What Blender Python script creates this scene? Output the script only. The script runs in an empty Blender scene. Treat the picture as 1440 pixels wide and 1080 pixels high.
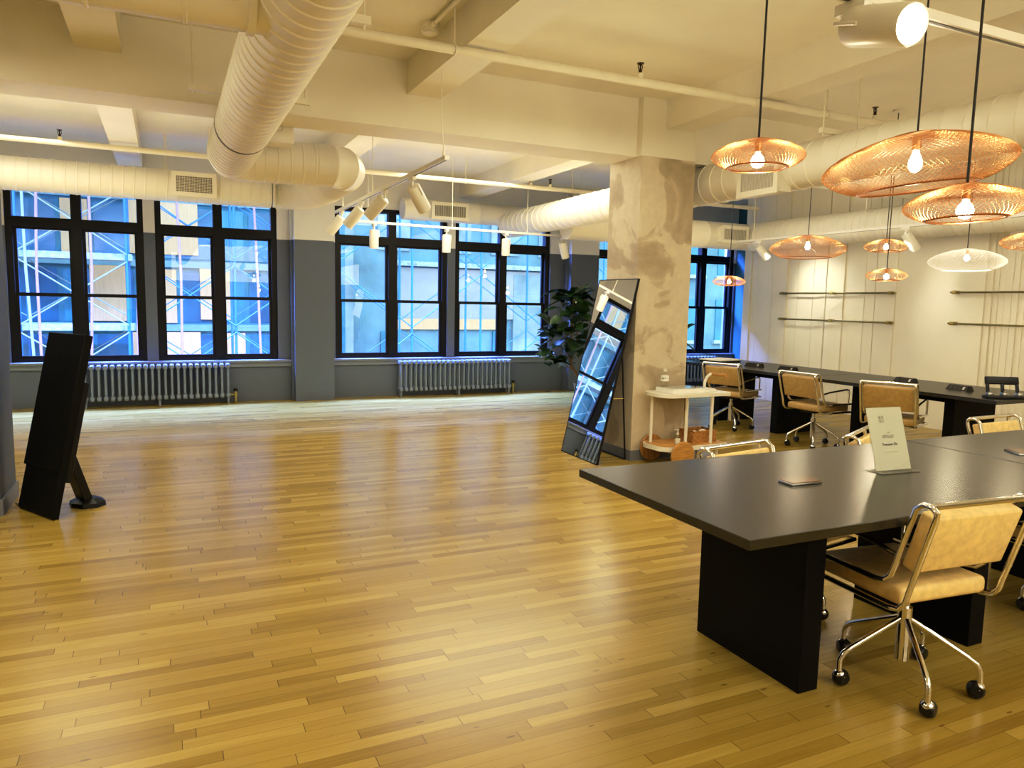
import bpy, bmesh, math, random
from mathutils import Vector, Matrix
R = math.radians
PI = math.pi
S = bpy.context.scene
COL = S.collection
rnd = random.Random(7)

# ------------------------------------------------------------------ materials
def new_mat(name):
    m = bpy.data.materials.new(name)
    m.use_nodes = True
    nt = m.node_tree
    for n in list(nt.nodes):
        nt.nodes.remove(n)
    out = nt.nodes.new('ShaderNodeOutputMaterial')
    return m, nt, out

def nd(nt, kind, **kw):
    n = nt.nodes.new(kind)
    for k, v in kw.items():
        setattr(n, k, v)
    return n

def mth(nt, op, a, b=None, c=None):
    n = nt.nodes.new('ShaderNodeMath')
    n.operation = op
    for i, v in enumerate((a, b, c)):
        if v is None:
            continue
        if isinstance(v, (int, float)):
            n.inputs[i].default_value = v
        else:
            nt.links.new(v, n.inputs[i])
    return n.outputs[0]

def rgba(c):
    return (c[0], c[1], c[2], 1.0)

def simple(name, col, rough=0.5, metal=0.0, var=0.06, scale=8.0, bump=0.0, spec=0.5, coat=0.0, stretch=None, var_col=None):
    m, nt, out = new_mat(name)
    b = nd(nt, 'ShaderNodeBsdfPrincipled')
    b.inputs['Roughness'].default_value = rough
    b.inputs['Metallic'].default_value = metal
    b.inputs['Specular IOR Level'].default_value = spec
    b.inputs['Coat Weight'].default_value = coat
    tc = nd(nt, 'ShaderNodeTexCoord')
    vec = tc.outputs['Object']
    if stretch:
        mp = nd(nt, 'ShaderNodeMapping')
        mp.inputs['Scale'].default_value = stretch
        nt.links.new(vec, mp.inputs['Vector'])
        vec = mp.outputs['Vector']
    no = nd(nt, 'ShaderNodeTexNoise')
    no.inputs['Scale'].default_value = scale
    no.inputs['Detail'].default_value = 4
    nt.links.new(vec, no.inputs['Vector'])
    rp = nd(nt, 'ShaderNodeValToRGB')
    lo = var_col if var_col else tuple(max(0, c * (1 - var)) for c in col)
    hi = tuple(min(1, c * (1 + var)) for c in col)
    rp.color_ramp.elements[0].color = rgba(lo)
    rp.color_ramp.elements[0].position = 0.3
    rp.color_ramp.elements[1].color = rgba(hi)
    rp.color_ramp.elements[1].position = 0.7
    nt.links.new(no.outputs['Fac'], rp.inputs['Fac'])
    nt.links.new(rp.outputs['Color'], b.inputs['Base Color'])
    if bump:
        bp = nd(nt, 'ShaderNodeBump')
        bp.inputs['Strength'].default_value = bump
        bp.inputs['Distance'].default_value = 0.01
        nt.links.new(no.outputs['Fac'], bp.inputs['Height'])
        nt.links.new(bp.outputs['Normal'], b.inputs['Normal'])
    nt.links.new(b.outputs['BSDF'], out.inputs['Surface'])
    return m

def emit(name, col, strength):
    m, nt, out = new_mat(name)
    e = nd(nt, 'ShaderNodeEmission')
    e.inputs['Color'].default_value = rgba(col)
    e.inputs['Strength'].default_value = strength
    nt.links.new(e.outputs[0], out.inputs['Surface'])
    return m

def glass_mat(name, tint=(1, 1, 1), ior=1.45, rough=0.0, mixlo=0.0):
    m, nt, out = new_mat(name)
    t = nd(nt, 'ShaderNodeBsdfTransparent')
    t.inputs['Color'].default_value = rgba(tint)
    g = nd(nt, 'ShaderNodeBsdfGlossy')
    g.inputs['Roughness'].default_value = rough
    f = nd(nt, 'ShaderNodeLayerWeight')
    f.inputs['Blend'].default_value = 0.5
    fac = mth(nt, 'MULTIPLY_ADD', mth(nt, 'POWER', f.outputs['Facing'], 4.0), 0.7, 0.035 + mixlo)
    mx = nd(nt, 'ShaderNodeMixShader')
    nt.links.new(fac, mx.inputs[0])
    nt.links.new(t.outputs[0], mx.inputs[1])
    nt.links.new(g.outputs[0], mx.inputs[2])
    nt.links.new(mx.outputs[0], out.inputs['Surface'])
    return m

def two_tone_wall(name, low, high, zcut):
    m, nt, out = new_mat(name)
    b = nd(nt, 'ShaderNodeBsdfPrincipled')
    b.inputs['Roughness'].default_value = 0.6
    g = nd(nt, 'ShaderNodeNewGeometry')
    sp = nd(nt, 'ShaderNodeSeparateXYZ')
    nt.links.new(g.outputs['Position'], sp.inputs[0])
    fac = mth(nt, 'GREATER_THAN', sp.outputs['Z'], zcut)
    no = nd(nt, 'ShaderNodeTexNoise')
    no.inputs['Scale'].default_value = 3.0
    no.inputs['Detail'].default_value = 5
    nt.links.new(g.outputs['Position'], no.inputs['Vector'])
    mx = nd(nt, 'ShaderNodeMix', data_type='RGBA')
    nt.links.new(fac, mx.inputs[0])
    mx.inputs[6].default_value = rgba(low)
    mx.inputs[7].default_value = rgba(high)
    m2 = nd(nt, 'ShaderNodeMix', data_type='RGBA', blend_type='MULTIPLY')
    m2.inputs[0].default_value = 0.12
    nt.links.new(mx.outputs[2], m2.inputs[6])
    nt.links.new(no.outputs['Fac'], m2.inputs[7])
    nt.links.new(m2.outputs[2], b.inputs['Base Color'])
    nt.links.new(b.outputs[0], out.inputs['Surface'])
    return m

def floor_material():
    m, nt, out = new_mat('oak_strip_flooring')
    b = nd(nt, 'ShaderNodeBsdfPrincipled')
    tc = nd(nt, 'ShaderNodeTexCoord')
    sp = nd(nt, 'ShaderNodeSeparateXYZ')
    nt.links.new(tc.outputs['Object'], sp.inputs[0])
    X, Y = sp.outputs['X'], sp.outputs['Y']
    W = 0.0572
    v = mth(nt, 'DIVIDE', Y, W)
    row = mth(nt, 'FLOOR', v)
    wn = nd(nt, 'ShaderNodeTexWhiteNoise', noise_dimensions='1D')
    nt.links.new(row, wn.inputs['W'])
    wn2 = nd(nt, 'ShaderNodeTexWhiteNoise', noise_dimensions='1D')
    nt.links.new(mth(nt, 'ADD', row, 311.7), wn2.inputs['W'])
    ln = mth(nt, 'MULTIPLY_ADD', wn2.outputs['Value'], 0.5, 0.45)
    u = mth(nt, 'ADD', mth(nt, 'DIVIDE', X, ln), mth(nt, 'MULTIPLY', wn.outputs['Value'], 37.0))
    col = mth(nt, 'FLOOR', u)
    cv = nd(nt, 'ShaderNodeCombineXYZ')
    nt.links.new(row, cv.inputs[0])
    nt.links.new(col, cv.inputs[1])
    pn = nd(nt, 'ShaderNodeTexWhiteNoise', noise_dimensions='2D')
    nt.links.new(cv.outputs[0], pn.inputs['Vector'])
    # grain
    gv = nd(nt, 'ShaderNodeCombineXYZ')
    nt.links.new(mth(nt, 'MULTIPLY_ADD', pn.outputs['Value'], 50.0, mth(nt, 'MULTIPLY', X, 3.0)), gv.inputs[0])
    nt.links.new(mth(nt, 'MULTIPLY', Y, 60.0), gv.inputs[1])
    gn = nd(nt, 'ShaderNodeTexNoise')
    gn.inputs['Scale'].default_value = 1.0
    gn.inputs['Detail'].default_value = 5
    gn.inputs['Roughness'].default_value = 0.65
    gn.inputs['Distortion'].default_value = 0.5
    nt.links.new(gv.outputs[0], gn.inputs['Vector'])
    tone = mth(nt, 'ADD', mth(nt, 'MULTIPLY_ADD', pn.outputs['Value'], 0.50, 0.06), mth(nt, 'MULTIPLY', gn.outputs['Fac'], 0.46))
    rp = nd(nt, 'ShaderNodeValToRGB')
    cr = rp.color_ramp
    cr.elements[0].position = 0.08
    cr.elements[0].color = (0.19, 0.102, 0.014, 1)
    cr.elements[1].position = 0.95
    cr.elements[1].color = (0.55, 0.405, 0.105, 1)
    e = cr.elements.new(0.4)
    e.color = (0.33, 0.220, 0.036, 1)
    e = cr.elements.new(0.7)
    e.color = (0.41, 0.285, 0.060, 1)
    nt.links.new(tone, rp.inputs['Fac'])
    # knots: sparse dark specks
    kv = nd(nt, 'ShaderNodeCombineXYZ')
    nt.links.new(mth(nt, 'MULTIPLY', X, 3.2), kv.inputs[0])
    nt.links.new(mth(nt, 'MULTIPLY', Y, 11.0), kv.inputs[1])
    vo = nd(nt, 'ShaderNodeTexVoronoi')
    vo.inputs['Scale'].default_value = 1.0
    nt.links.new(kv.outputs[0], vo.inputs['Vector'])
    knot = mth(nt, 'LESS_THAN', vo.outputs['Distance'], 0.055)
    # gaps
    fv = mth(nt, 'FRACT', v)
    fu = mth(nt, 'FRACT', u)
    gy = mth(nt, 'LESS_THAN', fv, 0.035)
    gx = mth(nt, 'LESS_THAN', mth(nt, 'MULTIPLY', fu, ln), 0.0025)
    gap = mth(nt, 'MAXIMUM', mth(nt, 'MULTIPLY', gy, 0.5), gx)
    dark = mth(nt, 'MAXIMUM', mth(nt, 'MULTIPLY', gap, 0.85), mth(nt, 'MULTIPLY', knot, 0.6))
    mx = nd(nt, 'ShaderNodeMix', data_type='RGBA')
    nt.links.new(dark, mx.inputs[0])
    nt.links.new(rp.outputs['Color'], mx.inputs[6])
    mx.inputs[7].default_value = (0.06, 0.03, 0.008, 1)
    nt.links.new(mx.outputs[2], b.inputs['Base Color'])
    rr = nd(nt, 'ShaderNodeMapRange')
    nt.links.new(gn.outputs['Fac'], rr.inputs[0])
    rr.inputs[3].default_value = 0.20
    rr.inputs[4].default_value = 0.30
    nt.links.new(rr.outputs[0], b.inputs['Roughness'])
    b.inputs['IOR'].default_value = 1.45
    bp = nd(nt, 'ShaderNodeBump')
    bp.inputs['Strength'].default_value = 0.25
    bp.inputs['Distance'].default_value = 0.002
    hh = mth(nt, 'SUBTRACT', mth(nt, 'MULTIPLY_ADD', pn.outputs['Value'], 0.5, mth(nt, 'MULTIPLY', gn.outputs['Fac'], 0.3)), gap)
    nt.links.new(hh, bp.inputs['Height'])
    nt.links.new(bp.outputs['Normal'], b.inputs['Normal'])
    nt.links.new(b.outputs[0], out.inputs['Surface'])
    return m

def pillar_material():
    m, nt, out = new_mat('stained_plaster')
    b = nd(nt, 'ShaderNodeBsdfPrincipled')
    b.inputs['Roughness'].default_value = 0.55
    g = nd(nt, 'ShaderNodeNewGeometry')
    sp = nd(nt, 'ShaderNodeSeparateXYZ')
    nt.links.new(g.outputs['Position'], sp.inputs[0])
    n1 = nd(nt, 'ShaderNodeTexNoise')
    n1.inputs['Scale'].default_value = 1.6
    n1.inputs['Detail'].default_value = 6
    n1.inputs['Distortion'].default_value = 1.2
    nt.links.new(g.outputs['Position'], n1.inputs['Vector'])
    rp = nd(nt, 'ShaderNodeValToRGB')
    cr = rp.color_ramp
    cr.elements[0].position = 0.3
    cr.elements[0].color = (0.40, 0.32, 0.20, 1)
    cr.elements[1].position = 0.75
    cr.elements[1].color = (0.72, 0.63, 0.46, 1)
    e = cr.elements.new(0.46)
    e.color = (0.52, 0.43, 0.29, 1)
    e = cr.elements.new(0.5)
    e.color = (0.68, 0.59, 0.42, 1)
    nt.links.new(n1.outputs['Fac'], rp.inputs['Fac'])
    n2 = nd(nt, 'ShaderNodeTexNoise')
    n2.inputs['Scale'].default_value = 14
    n2.inputs['Detail'].default_value = 8
    nt.links.new(g.outputs['Position'], n2.inputs['Vector'])
    mu = nd(nt, 'ShaderNodeMix', data_type='RGBA', blend_type='MULTIPLY')
    mu.inputs[0].default_value = 0.25
    nt.links.new(rp.outputs[0], mu.inputs[6])
    nt.links.new(n2.outputs['Fac'], mu.inputs[7])
    # cream paint above 2.86
    hi = mth(nt, 'GREATER_THAN', sp.outputs['Z'], 2.863)
    m2 = nd(nt, 'ShaderNodeMix', data_type='RGBA')
    nt.links.new(hi, m2.inputs[0])
    nt.links.new(mu.outputs[2], m2.inputs[6])
    m2.inputs[7].default_value = (0.80, 0.76, 0.62, 1)
    nt.links.new(m2.outputs[2], b.inputs['Base Color'])
    bp = nd(nt, 'ShaderNodeBump')
    bp.inputs['Strength'].default_value = 0.15
    nt.links.new(n2.outputs['Fac'], bp.inputs['Height'])
    nt.links.new(bp.outputs[0], b.inputs['Normal'])
    nt.links.new(b.outputs[0], out.inputs['Surface'])
    return m

M = {}
M['floor'] = floor_material()
M['pillar'] = pillar_material()
M['cream'] = simple('cream_ceiling_paint', (0.82, 0.78, 0.66), 0.6, var=0.04, scale=2.0)
M['duct'] = simple('cream_duct_paint', (0.82, 0.78, 0.66), 0.45, var=0.03, scale=3.0)
M['wall_grey'] = two_tone_wall('grey_and_white_wall_paint', (0.115, 0.135, 0.165), (0.80, 0.78, 0.73), 2.33)
M['wall_white'] = simple('cream_panel_paint', (0.82, 0.77, 0.62), 0.5, var=0.03, scale=2.0)
M['wall_blue_lit'] = simple('blue_lit_grey_paint', (0.03, 0.14, 0.17), 0.5, var=0.05)  # grey wall with the blue window daylight mixed into its colour
M['wall_plain'] = simple('warm_plain_wall', (0.72, 0.66, 0.52), 0.6, var=0.04, scale=2.0)
M['sill'] = simple('grey_sill_paint', (0.20, 0.22, 0.25), 0.4, var=0.05)
M['base_grey'] = simple('grey_skirting_paint', (0.17, 0.185, 0.21), 0.45, var=0.05)
M['black_frame'] = simple('black_window_paint', (0.006, 0.006, 0.006), 0.45, var=0.2, spec=0.25)
M['glass'] = glass_mat('window_glass')
M['clear'] = glass_mat('clear_acrylic', (0.96, 0.97, 0.95), 1.45, 0.02, 0.04)
M['chrome'] = simple('chrome', (0.80, 0.79, 0.76), 0.10, 1.0, var=0.03)
M['leather'] = simple('tan_leather', (0.88, 0.64, 0.27), 0.42, var=0.12, scale=30, bump=0.12)
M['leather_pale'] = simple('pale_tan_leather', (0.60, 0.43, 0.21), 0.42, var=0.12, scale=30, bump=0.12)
M['leather_shaded'] = simple('shaded_tan_leather', (0.50, 0.33, 0.115), 0.42, var=0.12, scale=30, bump=0.12)  # the same tan leather, darkened for the shade on the far row
M['rubber'] = simple('black_rubber', (0.006, 0.006, 0.006), 0.3, var=0.2, spec=0.4)
M['plastic'] = simple('black_plastic', (0.006, 0.006, 0.007), 0.4, var=0.15, spec=0.3)
M['tableblack'] = simple('black_oak_laminate', (0.011, 0.0105, 0.0075), 0.27, var=0.8, scale=3.0, spec=0.75, stretch=(3, 40, 40))
M['panelblack'] = simple('black_panel', (0.004, 0.004, 0.004), 0.6, var=0.3, scale=3.0, spec=0.12)
M['copper'] = simple('copper_wire', (0.82, 0.43, 0.19), 0.38, 1.0, var=0.06)
M['copper_dark'] = simple('dark_copper_plate', (0.40, 0.17, 0.07), 0.35, 1.0, var=0.1)
M['whitewire'] = simple('white_wire', (0.85, 0.84, 0.80), 0.4, var=0.03)
M['cord'] = simple('black_fabric_cord', (0.02, 0.02, 0.02), 0.7, var=0.4, scale=200)
M['bulb'] = emit('warm_bulb', (1.0, 0.86, 0.62), 26.0)
M['lens'] = emit('spot_lens', (1.0, 0.90, 0.66), 30.0)
M['lens_low'] = emit('spot_lens_dim', (1.0, 0.92, 0.75), 2.6)
M['white'] = simple('white_enamel', (0.78, 0.75, 0.66), 0.35, var=0.03)
M['pipe'] = simple('cream_pipe_paint', (0.80, 0.75, 0.60), 0.4, var=0.04)
M['cartwhite'] = simple('white_cart_paint', (0.82, 0.78, 0.66), 0.4, var=0.03)
M['wood'] = simple('warm_oak', (0.52, 0.27, 0.07), 0.4, var=0.3, scale=2.5, stretch=(3, 3, 22))
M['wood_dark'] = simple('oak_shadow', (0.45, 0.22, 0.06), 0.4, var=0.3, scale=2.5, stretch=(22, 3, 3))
M['wicker'] = simple('woven_wicker', (0.42, 0.20, 0.05), 0.6, var=0.5, scale=60, bump=0.6)
M['brass'] = simple('aged_brass', (0.45, 0.36, 0.12), 0.3, 1.0, var=0.15)
M['brassblack'] = simple('dark_brass', (0.20, 0.17, 0.07), 0.35, 1.0, var=0.2)
M['radiator'] = simple('radiator_grey', (0.20, 0.235, 0.285), 0.35, var=0.05)
M['grille'] = simple('dark_vent_grille', (0.10, 0.10, 0.085), 0.5, var=0.1)
M['mirror'] = simple('mirror_silver', (0.93, 0.94, 0.94), 0.01, 1.0, var=0.0)
M['leaf'] = simple('fig_leaf', (0.013, 0.042, 0.007), 0.35, var=0.5, scale=5.0)
M['leaf'].node_tree.nodes  # glossy leaves
M['trunk'] = simple('brown_trunk', (0.16, 0.09, 0.045), 0.7, var=0.3, scale=25)
M['pot'] = simple('grey_pot', (0.25, 0.25, 0.24), 0.6, var=0.1)
M['soil'] = simple('potting_soil', (0.04, 0.025, 0.015), 0.9, var=0.4, scale=40)
M['paper'] = simple('white_card', (0.92, 0.90, 0.82), 0.5, var=0.02)
M['ink'] = simple('grey_ink', (0.30, 0.29, 0.24), 0.6, var=0.1)
M['inkpale'] = simple('pale_ink', (0.58, 0.56, 0.47), 0.6, var=0.1)
M['ink_dark'] = simple('black_ink', (0.02, 0.02, 0.015), 0.6, var=0.1)
M['brown'] = simple('walnut_brown', (0.16, 0.075, 0.035), 0.25, var=0.3, scale=12)
M['steel'] = simple('dull_steel', (0.5, 0.5, 0.48), 0.3, 1.0, var=0.1)
M['red'] = simple('sprinkler_bronze', (0.06, 0.035, 0.02), 0.35, 0.8, var=0.2)
# outdoors
M['ext_blue'] = simple('blue_brick', (0.03, 0.13, 0.165), 0.8, var=0.2, scale=2.0)
M['ext_pale'] = simple('pale_stone', (0.20, 0.25, 0.27), 0.8, var=0.4, scale=1.2)
M['ext_palest'] = simple('bright_render', (0.11, 0.19, 0.215), 0.8, var=0.4, scale=0.9)
M['ext_glass'] = simple('blue_window_glass', (0.015, 0.085, 0.14), 0.25, var=0.5, scale=1.2)
M['ext_glass2'] = simple('mid_blue_glass', (0.03, 0.14, 0.19), 0.25, var=0.3, scale=1.2)
M['ext_band'] = simple('pale_blue_band', (0.13, 0.22, 0.25), 0.7, var=0.12, scale=4.0)
M['ext_board'] = simple('cream_board', (0.56, 0.31, 0.13), 0.7, var=0.12, scale=6.0, stretch=(12, 1, 0.6))
M['ext_cream'] = simple('pale_cornice', (0.27, 0.26, 0.25), 0.7, var=0.12, scale=2.0)
M['sc_light'] = simple('pale_scaffold_tube', (0.22, 0.26, 0.28), 0.4, var=0.05)
M['sc_blue'] = simple('blue_scaffold_tube', (0.015, 0.12, 0.36), 0.4, var=0.1)
M['sc_pink'] = simple('pink_hoist_rope', (0.30, 0.15, 0.17), 0.6, var=0.1)
M['sc_deck'] = simple('pale_scaffold_deck', (0.28, 0.34, 0.35), 0.7, var=0.4, scale=9.0)

# ------------------------------------------------------------------ mesh builder
def frame_from(t):
    t = t.normalized()
    a = Vector((0, 0, 1)) if abs(t.z) < 0.9 else Vector((1, 0, 0))
    u = t.cross(a).normalized()
    return u, t.cross(u).normalized()

class MB:
    def __init__(self):
        self.v = []
        self.f = []
    def add(self, vs, fs, mat=None):
        o = len(self.v)
        if mat is not None:
            vs = [mat @ Vector(p) for p in vs]
        self.v += [tuple(p) for p in vs]
        self.f += [tuple(i + o for i in q) for q in fs]
        return self
    def box(self, x0, x1, y0, y1, z0, z1, mat=None):
        vs = [(x0, y0, z0), (x1, y0, z0), (x1, y1, z0), (x0, y1, z0), (x0, y0, z1), (x1, y0, z1), (x1, y1, z1), (x0, y1, z1)]
        fs = [(0, 3, 2, 1), (4, 5, 6, 7), (0, 1, 5, 4), (1, 2, 6, 5), (2, 3, 7, 6), (3, 0, 4, 7)]
        return self.add(vs, fs, mat)
    def rbox(self, x0, x1, y0, y1, z0, z1, r=0.01, seg=2, mat=None):
        bm = bmesh.new()
        bmesh.ops.create_cube(bm, size=1.0)
        for v in bm.verts:
            v.co = Vector(((x0 + x1) / 2 + v.co.x * (x1 - x0), (y0 + y1) / 2 + v.co.y * (y1 - y0), (z0 + z1) / 2 + v.co.z * (z1 - z0)))
        bmesh.ops.bevel(bm, geom=list(bm.edges), offset=r, segments=seg, profile=0.5, affect='EDGES')
        bm.verts.index_update()
        vs = [v.co.copy() for v in bm.verts]
        fs = [tuple(v.index for v in f.verts) for f in bm.faces]
        bm.free()
        return self.add(vs, fs, mat)
    def prism(self, poly, z0, z1, mat=None):
        n = len(poly)
        vs = [(x, y, z0) for x, y in poly] + [(x, y, z1) for x, y in poly]
        fs = [tuple(range(n - 1, -1, -1)), tuple(range(n, 2 * n))] + [(i, (i + 1) % n, n + (i + 1) % n, n + i) for i in range(n)]
        return self.add(vs, fs, mat)
    def tube(self, pts, r, n=10, closed=False, caps=True, mat=None):
        pts = [Vector(p) for p in pts]
        k = len(pts)
        tan = []
        for i in range(k):
            if closed:
                t = pts[(i + 1) % k] - pts[i - 1]
            else:
                t = pts[min(i + 1, k - 1)] - pts[max(i - 1, 0)]
            tan.append(t.normalized())
        u, w = frame_from(tan[0])
        vs = []
        rr = r if isinstance(r, (list, tuple)) else [r] * k
        for i in range(k):
            t = tan[i]
            u = (u - t * u.dot(t)).normalized()
            w = t.cross(u)
            for j in range(n):
                a = 2 * PI * j / n
                vs.append(pts[i] + (u * math.cos(a) + w * math.sin(a)) * rr[i])
        fs = []
        m = k if closed else k - 1
        for i in range(m):
            for j in range(n):
                a, b = i * n + j, i * n + (j + 1) % n
                c, d = ((i + 1) % k) * n + (j + 1) % n, ((i + 1) % k) * n + j
                fs.append((a, b, c, d))
        if caps and not closed:
            fs.append(tuple(range(n - 1, -1, -1)))
            fs.append(tuple((k - 1) * n + j for j in range(n)))
        return self.add(vs, fs, mat)
    def cyl(self, p0, p1, r, n=16, r1=None, mat=None):
        return self.tube([p0, p1], [r, r if r1 is None else r1], n, mat=mat)
    def lathe(self, prof, n=24, mat=None):
        vs, fs, k = [], [], len(prof)
        for r, z in prof:
            for j in range(n):
                a = 2 * PI * j / n
                vs.append((r * math.cos(a), r * math.sin(a), z))
        for i in range(k - 1):
            for j in range(n):
                fs.append((i * n + j, i * n + (j + 1) % n, (i + 1) * n + (j + 1) % n, (i + 1) * n + j))
        if prof[0][0] > 1e-5:
            fs.append(tuple(range(n - 1, -1, -1)))
        if prof[-1][0] > 1e-5:
            fs.append(tuple((k - 1) * n + j for j in range(n)))
        return self.add(vs, fs, mat)
    def sphere(self, c, r, n=14, sz=1.0, mat=None):
        prof = [(max(1e-6, r * math.sin(PI * i / n)), -r * sz * math.cos(PI * i / n)) for i in range(n + 1)]
        mm = Matrix.Translation(c)
        return self.lathe(prof, n * 2, (mat @ mm) if mat is not None else mm)
    def build(self, name, material, parent=None, smooth=True, ang=38, loc=None):
        me = bpy.data.meshes.new(name)
        me.from_pydata([tuple(p) for p in self.v], [], self.f)
        bm = bmesh.new()
        bm.from_mesh(me)
        bmesh.ops.recalc_face_normals(bm, faces=bm.faces)
        if smooth:
            for f in bm.faces:
                f.smooth = True
            for e in bm.edges:
                if len(e.link_faces) == 2 and e.calc_face_angle(0) > R(ang):
                    e.smooth = False
        bm.to_mesh(me)
        bm.free()
        if material is not None:
            me.materials.append(material)
        o = bpy.data.objects.new(name, me)
        COL.objects.link(o)
        if parent is not None:
            o.parent = parent
        if loc is not None:
            o.location = loc
        return o

def tag(o, label, cat, group=None, kind=None):
    o['label'] = label
    o['category'] = cat
    if group:
        o['group'] = group
    if kind:
        o['kind'] = kind
    return o

def struct(o, label=None, cat=None):
    o['kind'] = 'structure'
    if label:
        o['label'] = label
    if cat:
        o['category'] = cat
    return o

def thing(name, label, cat, loc=(0, 0, 0), rz=0.0, group=None, kind=None):
    o = bpy.data.objects.new(name, None)
    o.empty_display_size = 0.1
    COL.objects.link(o)
    o.location = loc
    o.rotation_euler = (0, 0, rz)
    return tag(o, label, cat, group, kind)

def copy_tree(o, parent=None):
    c = o.copy()
    COL.objects.link(c)
    if parent is not None:
        c.parent = parent
    for ch in list(o.children):
        copy_tree(ch, c)
    return c

def dup(o, loc, rz, label):
    c = copy_tree(o)
    c.location = loc
    c.rotation_euler = (0, 0, rz)
    c['label'] = label
    return c

def arc(c, r, a0, a1, n, ax='yz'):
    out = []
    for i in range(n + 1):
        a = R(a0 + (a1 - a0) * i / n)
        out.append((c[0] + r * math.cos(a), c[1] + r * math.sin(a)))
    return out

def text_mesh(body, size, name, material, parent, mat, align='CENTER', depth=0.0004):
    cu = bpy.data.curves.new(name, 'FONT')
    cu.body = body
    cu.size = size
    cu.align_x = align
    cu.align_y = 'CENTER'
    cu.extrude = depth
    tmp = bpy.data.objects.new('lettering_tmp', cu)
    COL.objects.link(tmp)
    bpy.context.view_layer.update()
    me = bpy.data.meshes.new_from_object(tmp.evaluated_get(bpy.context.evaluated_depsgraph_get()))
    bpy.data.objects.remove(tmp)
    bpy.data.curves.remove(cu)
    me.transform(mat)
    me.materials.clear()
    me.materials.append(material)
    o = bpy.data.objects.new(name, me)
    COL.objects.link(o)
    o.parent = parent
    return o

# ------------------------------------------------------------------ camera
cam = bpy.data.cameras.new('camera')
co = bpy.data.objects.new('camera', cam)
COL.objects.link(co)
yaw, pitch, roll = -0.43984399, -0.10951742, 0.020108767
cy, sy = math.cos(yaw), math.sin(yaw)
fwd = Vector((-sy * math.cos(pitch), cy * math.cos(pitch), math.sin(pitch)))
rt = Vector((cy, sy, 0))
up = rt.cross(fwd)
c_, s_ = math.cos(roll), math.sin(roll)
r2, u2 = rt * c_ + up * s_, -rt * s_ + up * c_
mw = Matrix((( r2.x, u2.x, -fwd.x, 0), (r2.y, u2.y, -fwd.y, 0), (r2.z, u2.z, -fwd.z, 1.487), (0, 0, 0, 1)))
co.matrix_world = mw
cam.sensor_width = 36
cam.lens = 36 * 1035.5 / 1440
cam.clip_start = 0.05
cam.clip_end = 200
S.camera = co

# ------------------------------------------------------------------ room shell
YW = 11.19         # window wall plane
ZC = 3.385         # ceiling
XL, XR, YB = -6.0, 10.35, -4.0
struct(MB().box(XL, XR, YB, YW + 0.15, -0.1, 0.0).build('floor', M['floor'], smooth=False), 'honey oak strip floor running the width of the loft', 'floor')
struct(MB().box(XL - .2, XR + .2, YB - .2, YW + 0.35, ZC, ZC + 0.15).build('ceiling', M['cream'], smooth=False), 'cream painted ceiling of the loft', 'ceiling')
struct(MB().box(XL - .2, XL, YB, YW + .35, 0, ZC).build('wall_left', M['wall_plain'], smooth=False), 'plain warm white wall at the left end of the loft', 'wall')
struct(MB().box(XL - .2, XR + .2, YB - .2, YB, 0, ZC).build('wall_back', M['wall_plain'], smooth=False), 'plain wall behind the viewer', 'wall')

# window wall with real openings
WX = [(-5.2, -3.6), (-3.45, -1.93), (-1.80, -0.24), (-0.10, 1.48), (2.31, 4.09), (4.22, 5.94), (6.80, 8.44), (8.54, 9.96)]
Z0, Z1 = 0.60, 2.87
wb = MB()
wb.box(XL, XR, YW, YW + .3, 0, Z0)
wb.box(XL, XR, YW, YW + .3, Z1, ZC)
xs = [XL] + [x for w in WX for x in w] + [XR]
for i in range(0, len(xs), 2):
    wb.box(xs[i], xs[i + 1], YW, YW + .3, Z0, Z1)
for x0, x1 in ((1.69, 2.24), (6.25, 6.78), (-2.9, -2.3)):       # pilasters
    pass
struct(wb.build('wall_window', M['wall_grey'], smooth=False), 'window wall painted grey below and white above', 'wall')
pb = 0
for i, (x0, x1) in enumerate(((1.69, 2.25), (6.24, 6.78))):
    pl = MB()
    pl.box(x0, x1, YW - .20, YW, 0, ZC)
    pl.box(x0 - .035, x0, YW - .10, YW, 0, ZC)
    o = pl.build('pilaster', M['wall_grey'], smooth=False)
    struct(o, ['grey and white pilaster between the left and middle windows', 'grey and white pilaster right of the middle windows'][i], 'pilaster')
# sills
for i, (x0, x1) in enumerate(((XL, 1.69), (2.25, 6.24), (6.78, XR))):
    s = MB()
    s.rbox(x0, x1, YW - .07, YW + .02, Z0 - .035, Z0 - .002, .006)
    s.box(x0, x1, YW - .03, YW, Z0 - .10, Z0 - .035)
    struct(s.build('trim_%d' % (i + 1), M['sill'], smooth=False), ['grey sill under the left windows', 'grey sill under the middle windows', 'blue grey sill under the right windows'][i], 'window sill')

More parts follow.
